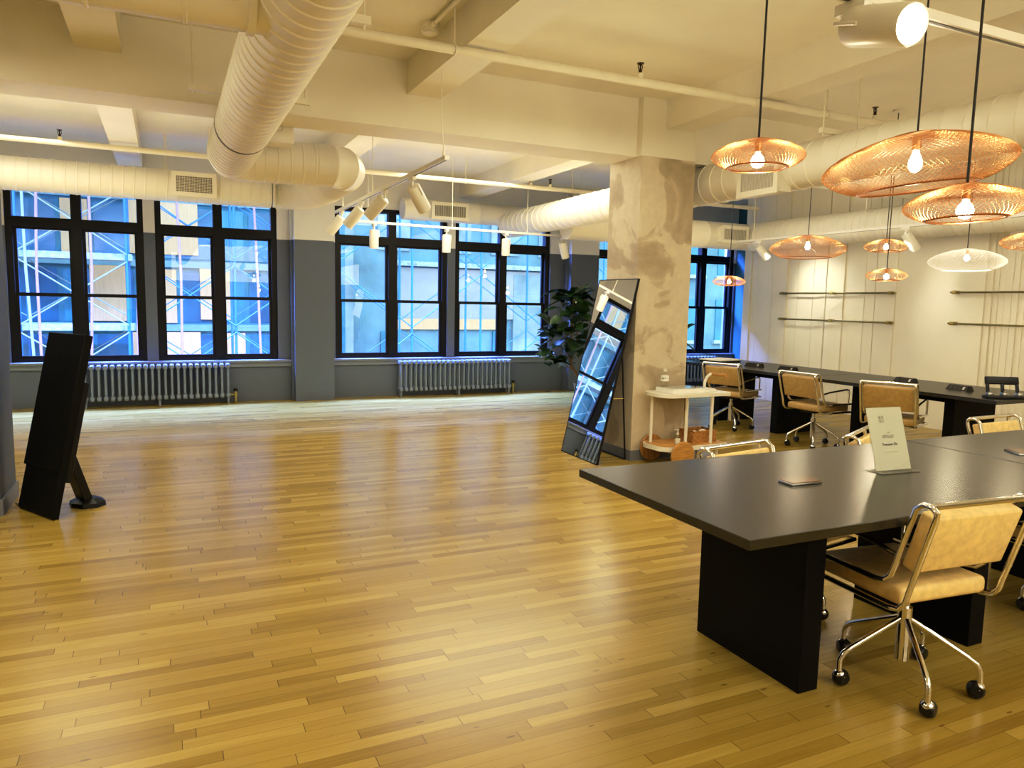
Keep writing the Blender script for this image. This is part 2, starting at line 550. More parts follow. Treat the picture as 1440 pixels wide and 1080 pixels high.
def window(n, x0, x1):
    w = thing('window_%d' % n, '', 'window', (x0, YW + .06, Z0))
    w['kind'] = 'structure'
    wd, h = x1 - x0, Z1 - Z0
    fr = MB()
    st = .075
    fr.box(0, st, -.02, .10, 0, h)
    fr.box(wd - st, wd, -.02, .10, 0, h)
    fr.box(st, wd - st, -.02, .10, h - .06, h)
    fr.box(st, wd - st, -.02, .10, 0, .035)
    mid = wd / 2
    fr.box(mid - .06, mid + .06, -.02, .10, .035, h - .06)
    tz0, tz1 = 2.335 - Z0, 2.455 - Z0
    fr.box(st, mid - .06, -.02, .10, tz0, tz1)
    fr.box(mid + .06, wd - st, -.02, .10, tz0, tz1)
    fr.build('window_frame', M['black_frame'], w, smooth=False)
    for a, b in ((st, mid - .06), (mid + .06, wd - st)):
        mr = 1.475 - Z0
        sl = MB()                                                   # lower sash
        t = .035
        sl.box(a, a + t, .0, .04, .035, mr + .02)
        sl.box(b - t, b, .0, .04, .035, mr + .02)
        sl.box(a + t, b - t, .0, .04, .035, .08)
        sl.box(a + t, b - t, .0, .04, mr - .022, mr + .022)
        sa = sl.build('sash', M['black_frame'], w, smooth=False)
        MB().box(a + t, b - t, .018, .022, .08, mr - .022).build('pane', M['glass'], sa, smooth=False)
        su = MB()                                                   # upper sash
        su.box(a, a + t, .045, .085, mr, tz0)
        su.box(b - t, b, .045, .085, mr, tz0)
        su.box(a + t, b - t, .045, .085, tz0 - .03, tz0)
        su.box(a + t, b - t, .045, .085, mr - .02, mr + .018)
        sb = su.build('sash', M['black_frame'], w, smooth=False)
        MB().box(a + t, b - t, .062, .066, mr + .018, tz0 - .03).build('pane', M['glass'], sb, smooth=False)
        MB().box(a, b, .05, .054, tz1, h - .06).build('pane', M['glass'], w, smooth=False)
    return w
WL = ['black framed window left of the frame edge', 'black framed window beside the left pillar', 'black framed window behind the leaning black sign', 'black framed window above the right half of the long radiator',
      'black framed window right of the grey pilaster', 'black framed window beside the fig tree', 'black framed window mostly hidden behind the stone pillar', 'black framed window by the blue wall end']
for i, (x0, x1) in enumerate(WX):
    if i < 2:
        continue
    w = window(i - 1, x0, x1)
    w['label'] = WL[i]
# the two openings beyond the left edge are never seen: one plain glazed frame each
for i in (0, 1):
    x0, x1 = WX[i]
    w = window(7 + i, x0, x1)
    w['label'] = WL[i]

# right wall: cream panelling with vertical battens of uneven depth
rw = MB()
XP = 8.82
yend = 9.64
rw.box(XP, XP + .1, YB, yend, 0, ZC)
y = yend
rr = random.Random(3)
while y > 0.6:
    k = rr.random()
    if 3.6 < y < 5.75 or y < 2.4:
        wdt = rr.choice((.035, .04, .05))
        gap = .03
    else:
        wdt = rr.choice((.10, .16, .22, .30))
        gap = rr.choice((.0, .02, .05))
    if 5.95 < y < 6.75:
        y -= .12
        continue
    d = rr.choice((.006, .012, .02, .026))
    y0 = max(y - wdt, 0.5)
    rw.box(XP - d, XP + .01, y0, y, 0.0, ZC)
    y = y0 - gap
struct(rw.build('wall_right', M['wall_white'], smooth=False), 'cream panelled wall with vertical battens behind the garment rails', 'wall')
ws = MB()
ws.box(XP + .1, XR, yend - .1, yend, 0, ZC)
ws.box(10.0, XR + .2, yend, YW, 0, ZC)
struct(ws.build('wall_recess', M['wall_blue_lit'], smooth=False), 'grey wall coloured blue for daylight in the recess past the cream panelling', 'wall')

# main beam, joists, pillars
struct(MB().box(XL, XR, 5.90, 6.33, 2.863, ZC).build('ceiling_beam', M['cream'], smooth=False), 'deep cream beam crossing the room above the stone pillar', 'beam')
for i, xc in enumerate((-3.0, -0.50, 1.80, 4.27, 7.6)):
    j = MB()
    j.box(xc, xc + .28, YB, 5.90, 3.13, ZC)
    struct(j.build('ceiling_joist', M['cream'], smooth=False), ['cream joist at the far left edge of the ceiling', 'cream joist left of the big round duct', 'cream joist right of the big round duct', 'cream joist running from the stone pillar towards the viewer', 'cream joist above the right wall duct'][i], 'beam')
    j = MB()
    j.box(xc, xc + .28, 6.33, YW, 3.13, ZC)
    struct(j.build('ceiling_joist', M['cream'], smooth=False), ['cream window bay joist past the left edge', 'cream window bay joist over the left windows', 'cream window bay joist above the bent duct', 'cream window bay joist over the middle windows', 'cream window bay joist over the right windows'][i], 'beam')
pil = MB().box(4.01, 4.625, 5.815, 6.345, 0.10, ZC)
pp = pil.build('pillar', M['pillar'], smooth=False)
struct(pp, 'square stone coloured pillar with stained plaster faces', 'pillar')
pbb = MB().box(4.0, 4.635, 5.805, 6.355, 0, .10).build('baseboard_pillar', M['base_grey'], smooth=False)
struct(pbb, 'blue grey skirting around the stained pillar', 'baseboard')
lp = MB().box(-1.66, -1.035, 5.80, 6.36, 0, ZC)
struct(lp.build('pillar', M['wall_grey'], smooth=False), 'grey pillar cut off by the left edge of the photo', 'pillar')
lb = MB().box(-1.675, -1.02, 5.785, 6.375, 0, .11)
struct(lb.build('baseboard_left', M['base_grey'], smooth=False), 'blue grey skirting around the left pillar', 'baseboard')

# ------------------------------------------------------------------ ducts
def path_tube(pts, r, seam=0.11, bump=0.006, n=36, slant=0.35, start=None):
    """sweep along pts with raised seam rings every seam metres"""
    pts = [Vector(p) for p in pts]
    # resample
    L = [0]
    for a, b in zip(pts, pts[1:]):
        L.append(L[-1] + (b - a).length)
    tot = L[-1]
    def at(s):
        s = max(0, min(tot, s))
        for i in range(len(L) - 1):
            if s <= L[i + 1] + 1e-9:
                t = (s - L[i]) / max(1e-9, L[i + 1] - L[i])
                return pts[i].lerp(pts[i + 1], t)
        return pts[-1]
    ss = [(0, 0)]
    k = seam
    w = min(.006, seam * .2)
    while k < tot - w * 2:
        ss += [(k - w * 1.4, 0), (k - w * .6, bump), (k + w * .6, bump), (k + w * 1.4, 0)]
        if seam > .2:
            ss.append((k + seam / 2, 0))
        k += seam
    ss.append((tot, 0))
    m = MB()
    vs, fs = [], []
    u = None
    for i, (s, b) in enumerate(ss):
        p = at(s)
        t = (at(s + .02) - at(s - .02)).normalized()
        if u is None:
            u, w_ = frame_from(t)
        u = (u - t * u.dot(t)).normalized()
        w_ = t.cross(u)
        for j in range(n):
            a = 2 * PI * j / n
            q = p + (u * math.cos(a) + w_ * math.sin(a)) * (r + b)
            if slant and 0 < i < len(ss) - 1:
                q = q + t * (slant * r * math.cos(a + .6) * .25)
            vs.append(q)
    k = len(ss)
    for i in range(k - 1):
        for j in range(n):
            fs.append((i * n + j, i * n + (j + 1) % n, (i + 1) * n + (j + 1) % n, (i + 1) * n + j))
    fs.append(tuple(range(n - 1, -1, -1)))
    fs.append(tuple((k - 1) * n + j for j in range(n)))
    return m.add(vs, fs)

def ring(m, c, axis, r, w, t=.008, n=36):
    a = Vector(axis).normalized()
    c = Vector(c)
    m.tube([c - a * w / 2, c + a * w / 2], r + t, n)
    return m

def vent(parent, w, h, d, mat, cross=True, grid=(22, 10)):
    """register box facing local -y, centre of face at origin"""
    v = MB()
    v.box(-w / 2, w / 2, 0.0, d, -h / 2, h / 2)
    b = v.build('vent_collar', M['duct'], parent, smooth=False)
    b.matrix_local = mat
    f = MB()
    t = .035
    f.box(-w / 2 - .015, w / 2 + .015, -.015, 0, h / 2 - t, h / 2 + .015)
    f.box(-w / 2 - .015, w / 2 + .015, -.015, 0, -h / 2 - .015, -h / 2 + t)
    f.box(-w / 2 - .015, -w / 2 + t, -.015, 0, -h / 2 + t, h / 2 - t)
    f.box(w / 2 - t, w / 2 + .015, -.015, 0, -h / 2 + t, h / 2 - t)
    ff = f.build('vent_frame', M['duct'], b, smooth=False)
    g = MB()
    g.box(-w / 2 + t, w / 2 - t, -.003, -.001, -h / 2 + t, h / 2 - t)
    gb = g.build('vent_backing', M['grille'], b, smooth=False)
    g = MB()
    iw, ih = w - 2 * t, h - 2 * t
    for i in range(1, grid[0]):
        x = -iw / 2 + iw * i / grid[0]
        g.box(x - .0022, x + .0022, -.012, -.003, -ih / 2, ih / 2)
    if cross:
        for i in range(1, grid[1]):
            z = -ih / 2 + ih * i / grid[1]
            g.box(-iw / 2, iw / 2, -.011, -.004, z - .002, z + .002)
    g.build('vent_grille', M['duct'], b, smooth=False)
    return b

def hanger(parent, c, half, top, ztop):
    h = MB()
    h.box(c[0] - half, c[0] + half, c[1] - .02, c[1] + .02, top, top + .04)
    for s in (-1, 1):
        h.cyl((c[0] + s * (half - .03), c[1], top - .02), (c[0] + s * (half - .03), c[1], ztop), .006, 8)
    return h.build('duct_hanger', M['pipe'], parent)

RD = 0.184
dx, dz = 0.529, 2.676
d1 = thing('round_duct', 'big cream spiral duct running overhead towards the middle windows then bending sideways', 'air duct', (0, 0, 0))
path_tube([(dx, YB + .05, dz), (dx, 6.72, dz)], RD, .115).build('duct_run', M['duct'], d1)
# elbow to +x, short arm, elbow towards window
pe = [(dx, 6.70, dz)] + [(dx + .20 - .20 * math.cos(R(a)), 6.72 + .20 * math.sin(R(a)), dz) for a in range(0, 91, 10)]
pe += [(1.30, 6.92, dz + .01)]
path_tube(pe, RD, .105, slant=0).build('elbow_arm', M['duct'], d1)
pf = [(1.26, 6.92, dz + .01)] + [(1.34 + .22 * math.sin(R(a)), 7.14 - .22 * math.cos(R(a)), dz + .01) for a in range(0, 91, 10)]
path_tube(pf, RD + .004, .13, slant=0).build('end_elbow', M['duct'], d1)
# flexible hose swinging back to the window duct
p0, p1, p2, p3 = Vector((1.56, 7.10, dz + .01)), Vector((1.60, 8.0, dz + .02)), Vector((1.88, 9.89, 2.80)), Vector((1.262, 9.89, 2.80))
pts = []
for i in range(41):
    t = i / 40
    pts.append(p0 * (1 - t) ** 3 + p1 * 3 * t * (1 - t) ** 2 + p2 * 3 * t * t * (1 - t) + p3 * t ** 3)
path_tube(pts, RD - .010, .045, bump=.014, slant=0).build('flexible_hose', M['duct'], d1)
cl = MB()
ring(cl, (dx, 5.62, dz), (0, 1, 0), RD, .02, .007)
cl.build('seam_strap', M['grille'], d1)
for yy in (3.85, 5.58):
    hanger(d1, (dx + .05, yy), .40, dz + RD + .006, ZC)
br = MB()
br = path_tube([(dx - .10, 3.20, dz), (XL + .3, 3.20, dz)], .145, .33, slant=0)
br.build('side_branch', M['duct'], d1)
cl = MB()
ring(cl, (dx - .195, 3.20, dz), (1, 0, 0), .145, .03, .012)
cl.build('branch_collar', M['duct'], d1)

d2 = thing('window_duct', 'cream spiral duct above the left windows with a square grille', 'air duct')
path_tube([(XL + .3, 9.89, 2.80), (1.238, 9.89, 2.80)], RD, .115).build('duct_run', M['duct'], d2)
cl = MB()
ring(cl, (-0.05, 9.89, 2.80), (1, 0, 0), RD, .05, .004)
cl.build('coupling', M['duct'], d2)
vent(d2, .46, .25, .14, Matrix.Translation((.35, 9.66, 2.80)))
hanger(d2, (.05, 9.89), .02, 2.98, ZC)

d4 = thing('window_duct', 'cream duct with a grille above the middle windows', 'air duct')
path_tube([(3.25, 10.88, 2.86), (9.6, 10.88, 2.86)], .16, .6, bump=.003, slant=0).build('duct_run', M['duct'], d4)
ck = MB().box(3.62, 4.22, 10.62, 10.80, 2.72, 2.97)
vent(d4, .56, .23, .12, Matrix.Translation((3.93, 10.66, 2.84)), cross=False, grid=(26, 2))
vent(d4, .40, .23, .12, Matrix.Translation((7.1, 10.66, 2.78)), cross=False, grid=(20, 2))

d3 = thing('round_duct', 'cream spiral duct passing right of the stone pillar and over the copper lamps', 'air duct')
path_tube([(4.93, 10.70, 2.70), (4.93, YB + .05, 2.679)], RD + .006, .165, bump=.008).build('duct_run', M['duct'], d3)
mv = Matrix.Translation((4.70, 5.05, 2.60)) @ Matrix.Rotation(R(-90), 4, 'Z')
vent(d3, .46, .25, .16, mv, cross=False, grid=(24, 2))
for yy in (4.4, 1.6):
    hanger(d3, (4.93, yy), .22, 2.679 + RD + .006, ZC)

d5 = thing('wall_duct', 'cream round duct along the top of the panelled right wall', 'air duct')
path_tube([(8.50, 9.2, 2.60), (8.50, YB + .05, 2.60)], .215, .115, bump=.005).build('duct_run', M['duct'], d5)
path_tube([(5.15, 9.25, 2.60), (8.52, 9.25, 2.60)], .205, .6, bump=.003, slant=0).build('cross_run', M['duct'], d5)
vent(d5, .50, .23, .12, Matrix.Translation((7.97, 8.99, 2.60)), cross=False, grid=(24, 10))

# ------------------------------------------------------------------ pipes
def sprinkler(parent, p):
    s = MB()
    x, y, z = p
    s.cyl((x, y, z), (x, y, z + .06), .022, 12)
    o = s.build('tee_fitting', M['pipe'], parent)
    h = MB()
    h.cyl((x, y, z + .06), (x, y, z + .085), .013, 10)
    h.cyl((x, y, z + .085), (x, y, z + .125), .006, 8)
    for sg in (-1, 1):
        h.tube([(x + sg * .012, y, z + .085), (x + sg * .02, y, z + .105), (x + sg * .006, y, z + .125)], .0035, 6)
    h.cyl((x, y, z + .125), (x, y, z + .13), .026, 14)
    h.build('sprinkler_head', M['red'], parent)

def strap(parent, p, r, zt):
    s = MB()
    x, y, z = p
    s.tube([(x, y + (r + .004) * math.cos(a), z + (r + .004) * math.sin(a)) for a in [2 * PI * i / 16 for i in range(16)]], .006, 6, closed=True)
    s.cyl((x, y, z + r), (x, y, zt - .004), .005, 8)
    s.build('pipe_clip', M['pipe'], parent)

sp = thing('sprinkler_pipe', 'cream sprinkler pipe crossing below the ceiling in front of the beam', 'pipe')
MB().cyl((XL + .2, 4.62, 3.09), (XR - .2, 4.62, 3.09), .03, 16).build('pipe_run', M['pipe'], sp)
for c in ((3.145, 4.62, 3.09), (5.57, 4.62, 3.09), (0.2, 4.62, 3.09)):
    sprinkler(sp, c)
for xx in (1.72, 4.22, 5.0):
    strap(sp, (xx, 4.62, 3.09), .03, ZC)
bp_ = thing('conduit_pipe', 'pair of cream pipes clipped behind the deep beam', 'pipe')
q = MB()
q.cyl((XL + .2, 6.42, 2.93), (XR - .2, 6.42, 2.93), .03, 14)
q.build('pipe_run', M['pipe'], bp_)
q = MB()
q.cyl((XL + .2, 6.52, 2.955), (XR - .2, 6.52, 2.955), .018, 12)
q.build('thin_pipe', M['pipe'], bp_)
for xx in (-.75, 1.55, 2.6, 3.2, 3.75, 5.4):
    strap(bp_, (xx, 6.42, 2.93), .03, ZC)
wp = thing('sprinkler_pipe', 'cream sprinkler pipe above the window bay ducts', 'pipe')
MB().cyl((XL + .2, 9.20, 3.06), (8.6, 9.20, 3.06), .03, 14).build('pipe_run', M['pipe'], wp)
for c in ((-.95, 9.20, 3.06), (4.55, 9.20, 3.06), (4.85, 9.20, 3.06)):
    sprinkler(wp, c)
for xx in (0.5, 3.6, 5.2, 7.2):
    strap(wp, (xx, 9.20, 3.06), .03, ZC)

# small cream box behind the beam
bx = thing('junction_cabinet', 'small cream box with faint lettering tucked behind the beam beside the big duct', 'box', (.86, 6.42, 2.735))
MB().rbox(-.125, .125, -.08, .14, 0, .16, .008).build('box_body', M['white'], bx)
text_mesh('TO', .075, 'lettering', M['inkpale'], bx, Matrix.Translation((-.01, -.081, .11)) @ Matrix.Rotation(R(90), 4, 'X'))

# ceiling junction with the cord that feeds the light track
jb = thing('ceiling_junction_box', 'round cream junction box with a conduit on the ceiling beside a joist', 'electrical box', (1.70, 5.05, ZC))
b = MB()
b.cyl((0, 0, 0), (0, 0, -.06), .06, 20)
b.cyl((0, 0, -.06), (0, 0, -.072), .05, 20)
b.build('box_body', M['pipe'], jb)
b = MB()
b.cyl((0, 0, -.03), (.02, -3.0, -.03), .014, 10)
b.cyl((0, -.06, -.03), (0, -.11, -.03), .02, 10)
b.build('conduit', M['pipe'], jb)

# ------------------------------------------------------------------ track lights
TZ = 2.50
TX = 1.86
def track(name, label, a, b, cords, zc=ZC):
    t = thing(name, label, 'track light rail', (0, 0, 0))
    a, b = Vector(a), Vector(b)
    d = (b - a).normalized()
    s = Vector((-d.y, d.x, 0)) * .018
    m = MB()
    mm = Matrix((( d.x, s.x / .018, 0, a.x), (d.y, s.y / .018, 0, a.y), (0, 0, 1, a.z), (0, 0, 0, 1)))
    L = (b - a).length
    m.box(0, L, -.018, .018, 0, .03, mm)
    m.build('rail', M['white'], t, smooth=False)
    m = MB()
    m.box(.03, L - .03, -.006, .006, -.002, .0, mm)
    m.build('rail_slot', M['grille'], t, smooth=False)
    for (f, sag) in cords:
        p = a.lerp(b, f)
        m = MB()
        m.cyl((p.x, p.y, p.z + .03), (p.x, p.y, p.z + .07), .008, 8)
        m.tube([(p.x + sag * math.sin(PI * i / 8), p.y, p.z + .07 + (zc - p.z - .07) * i / 8) for i in range(9)], .0035, 6)
        m.build('suspension_cord', M['pipe'], t)
    return t
track('light_track', 'white light track hung along the room beside the bent duct', (TX, 5.12, TZ), (TX, 8.95, TZ), [(.02, -.02), (.55, 0), (.9, 0)])
track('light_track', 'white light track hung across the middle windows', (1.90, 9.30, TZ - .05), (6.35, 9.62, TZ - .05), [(.1, 0), (.36, 0), (.62, 0), (.82, 0)])
track('light_track', 'white light track hung in front of the panelled wall', (7.95, 8.95, 2.47), (7.95, 1.2, 2.47), [(.05, 0), (.3, 0), (.6, 0)])

def spot_proto():
    t = thing('track_spotlight', '', 'spotlight', (0, 0, 0))
    m = MB()
    m.rbox(-.018, .018, -.055, .055, -.035, .0, .004)
    m.cyl((0, 0, -.035), (0, 0, -.075), .012, 10)
    m.build('adapter', M['white'], t)
    h = bpy.data.objects.new('lamp_head', None)
    h = MB()
    h.lathe([(.001, .002), (.045, .0), (.056, -.008), (.058, -.02), (.058, -.225), (.054, -.235), (.050, -.232), (.047, -.215)], 28)
    hd = h.build('lamp_head', M['white'], t)
    hd.location = (0, 0, -.075)
    MB().cyl((0, 0, -.2165), (0, 0, -.2195), .046, 24).build('lens', M['lens_low'], hd)
    k = MB()
    k.tube([(.064, 0, .0), (.066, 0, -.05), (.064, 0, -.09)], .006, 8)
    k.build('yoke', M['white'], hd)
    return t
SP0 = spot_proto()
first = [True]
def place_spot(loc, aim, label, lens=None, group=None):
    t = SP0 if first[0] else copy_tree(SP0)
    first[0] = False
    t.location = loc
    t['label'] = label
    if group:
        t['group'] = group
    for ch in t.children:
        if ch.name.startswith('lamp_head'):
            v = Vector(aim).normalized()
            ch.rotation_mode = 'QUATERNION'
            ch.rotation_quaternion = (-v).to_track_quat('Z', 'Y')
            for c in ch.children:
                if c.name.startswith('lens') and lens is not None:
                    c.data = c.data.copy()
                    c.data.materials[0] = lens
    return t
place_spot((TX, 5.95, TZ), (.75, .4, -1.0), 'white track spotlight nearest on the track beside the duct, tilted right', group='spotlights on the two hanging tracks')
place_spot((TX, 6.80, TZ), (-.6, .55, -.8), 'white track spotlight second along the duct side track, tilted left', group='spotlights on the two hanging tracks')
place_spot((TX, 7.70, TZ), (-.55, .35, -.75), 'white track spotlight third along the duct side track, tilted left', group='spotlights on the two hanging tracks')
place_spot((TX, 8.62, TZ), (-.55, .35, -.75), 'white track spotlight at the far end of the duct side track', group='spotlights on the two hanging tracks')
place_spot((2.42, 9.34, TZ - .05), (0, .02, -1), 'white straight down spotlight in front of the leftmost middle window pane', group='spotlights on the two hanging tracks')
place_spot((3.42, 9.41, TZ - .05), (0, .02, -1), 'white straight down spotlight in front of the post between the middle windows', group='spotlights on the two hanging tracks')
place_spot((4.32, 9.47, TZ - .05), (0, .02, -1), 'white straight down spotlight in front of the window beside the fig tree', group='spotlights on the two hanging tracks')
place_spot((5.25, 9.54, TZ - .05), (.35, .1, -1), 'white spotlight tilted right in front of the pilaster beside the fig tree', group='spotlights on the two hanging tracks')
for i, yy in enumerate((8.45, 6.05, 3.6)):
    place_spot((7.95, yy, 2.47), (.55, -.25, -.75), ['white spotlight lighting the panelled wall nearest the windows', 'white spotlight lighting the panelled wall between the copper lamps', 'white spotlight on the wall track nearest the viewer'][i], group='spotlights on the wall track')
big = place_spot((1.90, 1.68, 2.41), (-.10, -.94, -.28), 'glaring white track spotlight above the near black table', M['lens'])
track('light_track', 'white light track overhead carrying the glaring spotlight', (1.40, 1.68, 2.41), (4.4, 1.68, 2.41), [(.1, 0), (.9, 0)])

# ------------------------------------------------------------------ pendants
def pendant_proto(Rr, label, mat, cell, wire, cordlen=1.3, capmat=None, bs=1.0):
    t = thing('mesh_pendant_lamp', label, 'pendant lamp', (0, 0, 0))
    prof0 = [(.20, .235), (.35, .215), (.5, .185), (.65, .145), (.8, .095), (.92, .035), (.985, -.02), (1.0, -.055), (.985, -.095), (.92, -.145), (.82, -.195), (.72, -.23), (.62, -.25)]
    # resample profile by arc length
    P = [Vector((a * Rr, b * 1.22 * Rr, 0)) for a, b in prof0]
    L = [0]
    for a, b in zip(P, P[1:]):
        L.append(L[-1] + (b - a).length)
    nseg = int(L[-1] / (cell * .62))
    nseg -= nseg % 2
    def at(s):
        for i in range(len(L) - 1):
            if s <= L[i + 1] + 1e-9:
                return P[i].lerp(P[i + 1], (s - L[i]) / (L[i + 1] - L[i]))
        return P[-1]
    n = max(24, int(2 * PI * Rr * .8 / cell))
    rings = [at(L[-1] * i / nseg) for i in range(nseg + 1)]
    vs, fs = [], []
    for i, p in enumerate(rings):
        for j in range(n):
            a = 2 * PI * (j + (.5 if i % 2 else 0)) / n
            vs.append((p.x * math.cos(a), p.x * math.sin(a), p.y))
    for i in range(nseg - 1):
        for j in range(n):
            if i % 2 == 0:
                a, b, c, d = i * n + j, (i + 1) * n + j, (i + 2) * n + j, (i + 1) * n + (j - 1) % n
            else:
                a, b, c, d = i * n + j, (i + 1) * n + (j + 1) % n, (i + 2) * n + j, (i + 1) * n + j
            fs.append((a, b, c, d))
    me = bpy.data.meshes.new('lamp_shade')
    me.from_pydata(vs, [], fs)
    me.materials.append(mat)
    sh = bpy.data.objects.new('lamp_shade', me)
    COL.objects.link(sh)
    sh.parent = t
    wf = sh.modifiers.new('wire', 'WIREFRAME')
    wf.thickness = wire
    wf.use_even_offset = False
    wf.use_replace = True
    m = MB()
    for fr, zz, rr_ in ((.62, -.305, .004 * bs + .001), (.20, .287, .003)):
        m.tube([(fr * Rr * math.cos(2 * PI * i / 64), fr * Rr * math.sin(2 * PI * i / 64), zz * Rr) for i in range(64)], rr_, 6, closed=True)
    m.build('shade_ring', capmat or M['copper_dark'], t)
    m = MB()
    m.lathe([(.001, .312 * Rr), (.15 * Rr, .308 * Rr), (.25 * Rr, .288 * Rr), (.25 * Rr, .278 * Rr), (.001, .280 * Rr)], 32)
    m.build('top_cap', capmat or M['copper_dark'], t)
    zt = .284 * Rr
    m = MB()
    m.lathe([(.019 * bs, zt), (.021 * bs, zt - .01), (.021 * bs, zt - .062 * bs), (.017 * bs, zt - .07 * bs)], 18)
    m.build('bulb_socket', M['copper'], t)
    m = MB()
    zb = zt - .07 * bs
    m.lathe([(a * bs, zb - b * bs) for a, b in (((.012, 0), (.014, .01), (.028, .045), (.031, .065), (.027, .085), (.015, .10), (.001, .104)) if bs > .9 else
            ((.013, 0), (.016, .012), (.032, .03), (.040, .052), (.036, .075), (.022, .09), (.001, .096)))], 20)
    m.build('light_bulb', M['bulb'], t)
    m = MB()
    m.tube([(0, 0, .31 * Rr), (.004, 0, .31 * Rr + cordlen * .5), (0, 0, .31 * Rr + cordlen)], .0042, 8)
    m.build('hanging_cord', M['cord'] if mat is not M['whitewire'] else M['cord'], t)
    m = MB()
    m.lathe([(.05, .31 * Rr + cordlen), (.05, .31 * Rr + cordlen - .02), (.01, .31 * Rr + cordlen - .03)], 20)
    m.build('ceiling_rose', M['white'], t)
    t['zb'] = zb - .05 * bs
    return t
LAMPS = []
def pend(loc, Rr, label, kind='copper', tilt=(0, 0), cell=.02, wire=.003):
    cl_ = ZC - loc[2] - .31 * Rr
    t = pendant_proto(Rr, label, M['copper'] if kind == 'copper' else M['whitewire'], cell * 1.3, wire * .82, cl_, None if kind == 'copper' else M['whitewire'], .92 if Rr > .35 else .64)
    t.location = loc
    for ch in t.children:
        if ch.name.split('.')[0] in ('lamp_shade', 'shade_ring', 'top_cap') and (tilt[0] or tilt[1]):
            ch.rotation_euler = (R(tilt[0]), R(tilt[1]), 0)
    LAMPS.append((loc, t['zb']))
    del t['zb']
    return t
G1 = 'copper mesh lamps over the near table'
pend((3.01, 2.27, 2.145), .385, 'largest tilted copper mesh lamp hanging over the near black table', tilt=(-2.4, -6.1), cell=.0155, wire=.0027)
pend((2.107, 2.27, 2.085), .177, 'small copper mesh lamp hanging just right of the stone pillar', cell=.0105, wire=.0021)
pend((2.31, 1.554, 1.836), .180, 'small copper mesh lamp hanging partly in front of the largest lamp', tilt=(-2, -1.5), cell=.0105, wire=.0021)
pend((6.84, 6.47, 2.215), .425, 'wide copper mesh lamp above the far table left of the stacked pair', cell=.026, wire=.0038)
pend((6.84, 5.42, 2.165), .215, 'small copper mesh lamp, upper one of the stacked pair before the cream wall', cell=.022, wire=.0034)
pend((6.365, 5.016, 1.837), .188, 'small copper mesh lamp, lower one of the stacked pair before the cream wall', cell=.022, wire=.0034)
pend((6.84, 4.545, 1.98), .325, 'white mesh lamp hanging between the copper lamps before the cream wall', 'white', cell=.02, wire=.0026)
pend((6.84, 3.98, 2.12), .24, 'copper mesh lamp cut off by the right edge of the photo', cell=.022, wire=.0036)
pend((6.84, 7.78, 1.845), .215, 'small pinkish copper mesh lamp hanging before the rightmost window', cell=.024, wire=.0045)

# ------------------------------------------------------------------ tables
def table_proto():
    t = thing('meeting_table', '', 'table', (0, 0, 0))
    L, D = 2.15, 1.076
    MB().rbox(0, L - .006, 0, D, .715, .75, .002, 1).build('tabletop', M['tableblack'], t)
    for x in (.515, 1.535):
        MB().rbox(x, x + .102, .235, .84, 0, .715, .002, 1).build('leg', M['panelblack'], t)
    MB().box(.617, 1.535, .46, .615, .62, .715).build('cable_tray', M['panelblack'], t)
    return t
T0 = table_proto()
T0.location = (1.665, 1.735, 0)
T0['label'] = 'near black oak table with the white sign on it'
T0['group'] = 'black meeting tables'
dup(T0, (1.665 + 2.152, 1.735, 0), 0, 'black oak table butted to the right of the near table')
ta = dup(T0, (7.39, 3.83, 0), R(90), 'black oak table along the cream wall with the hole punch on it')
tb = dup(T0, (7.39, 5.985, 0), R(90), 'black oak table along the cream wall at the window end')

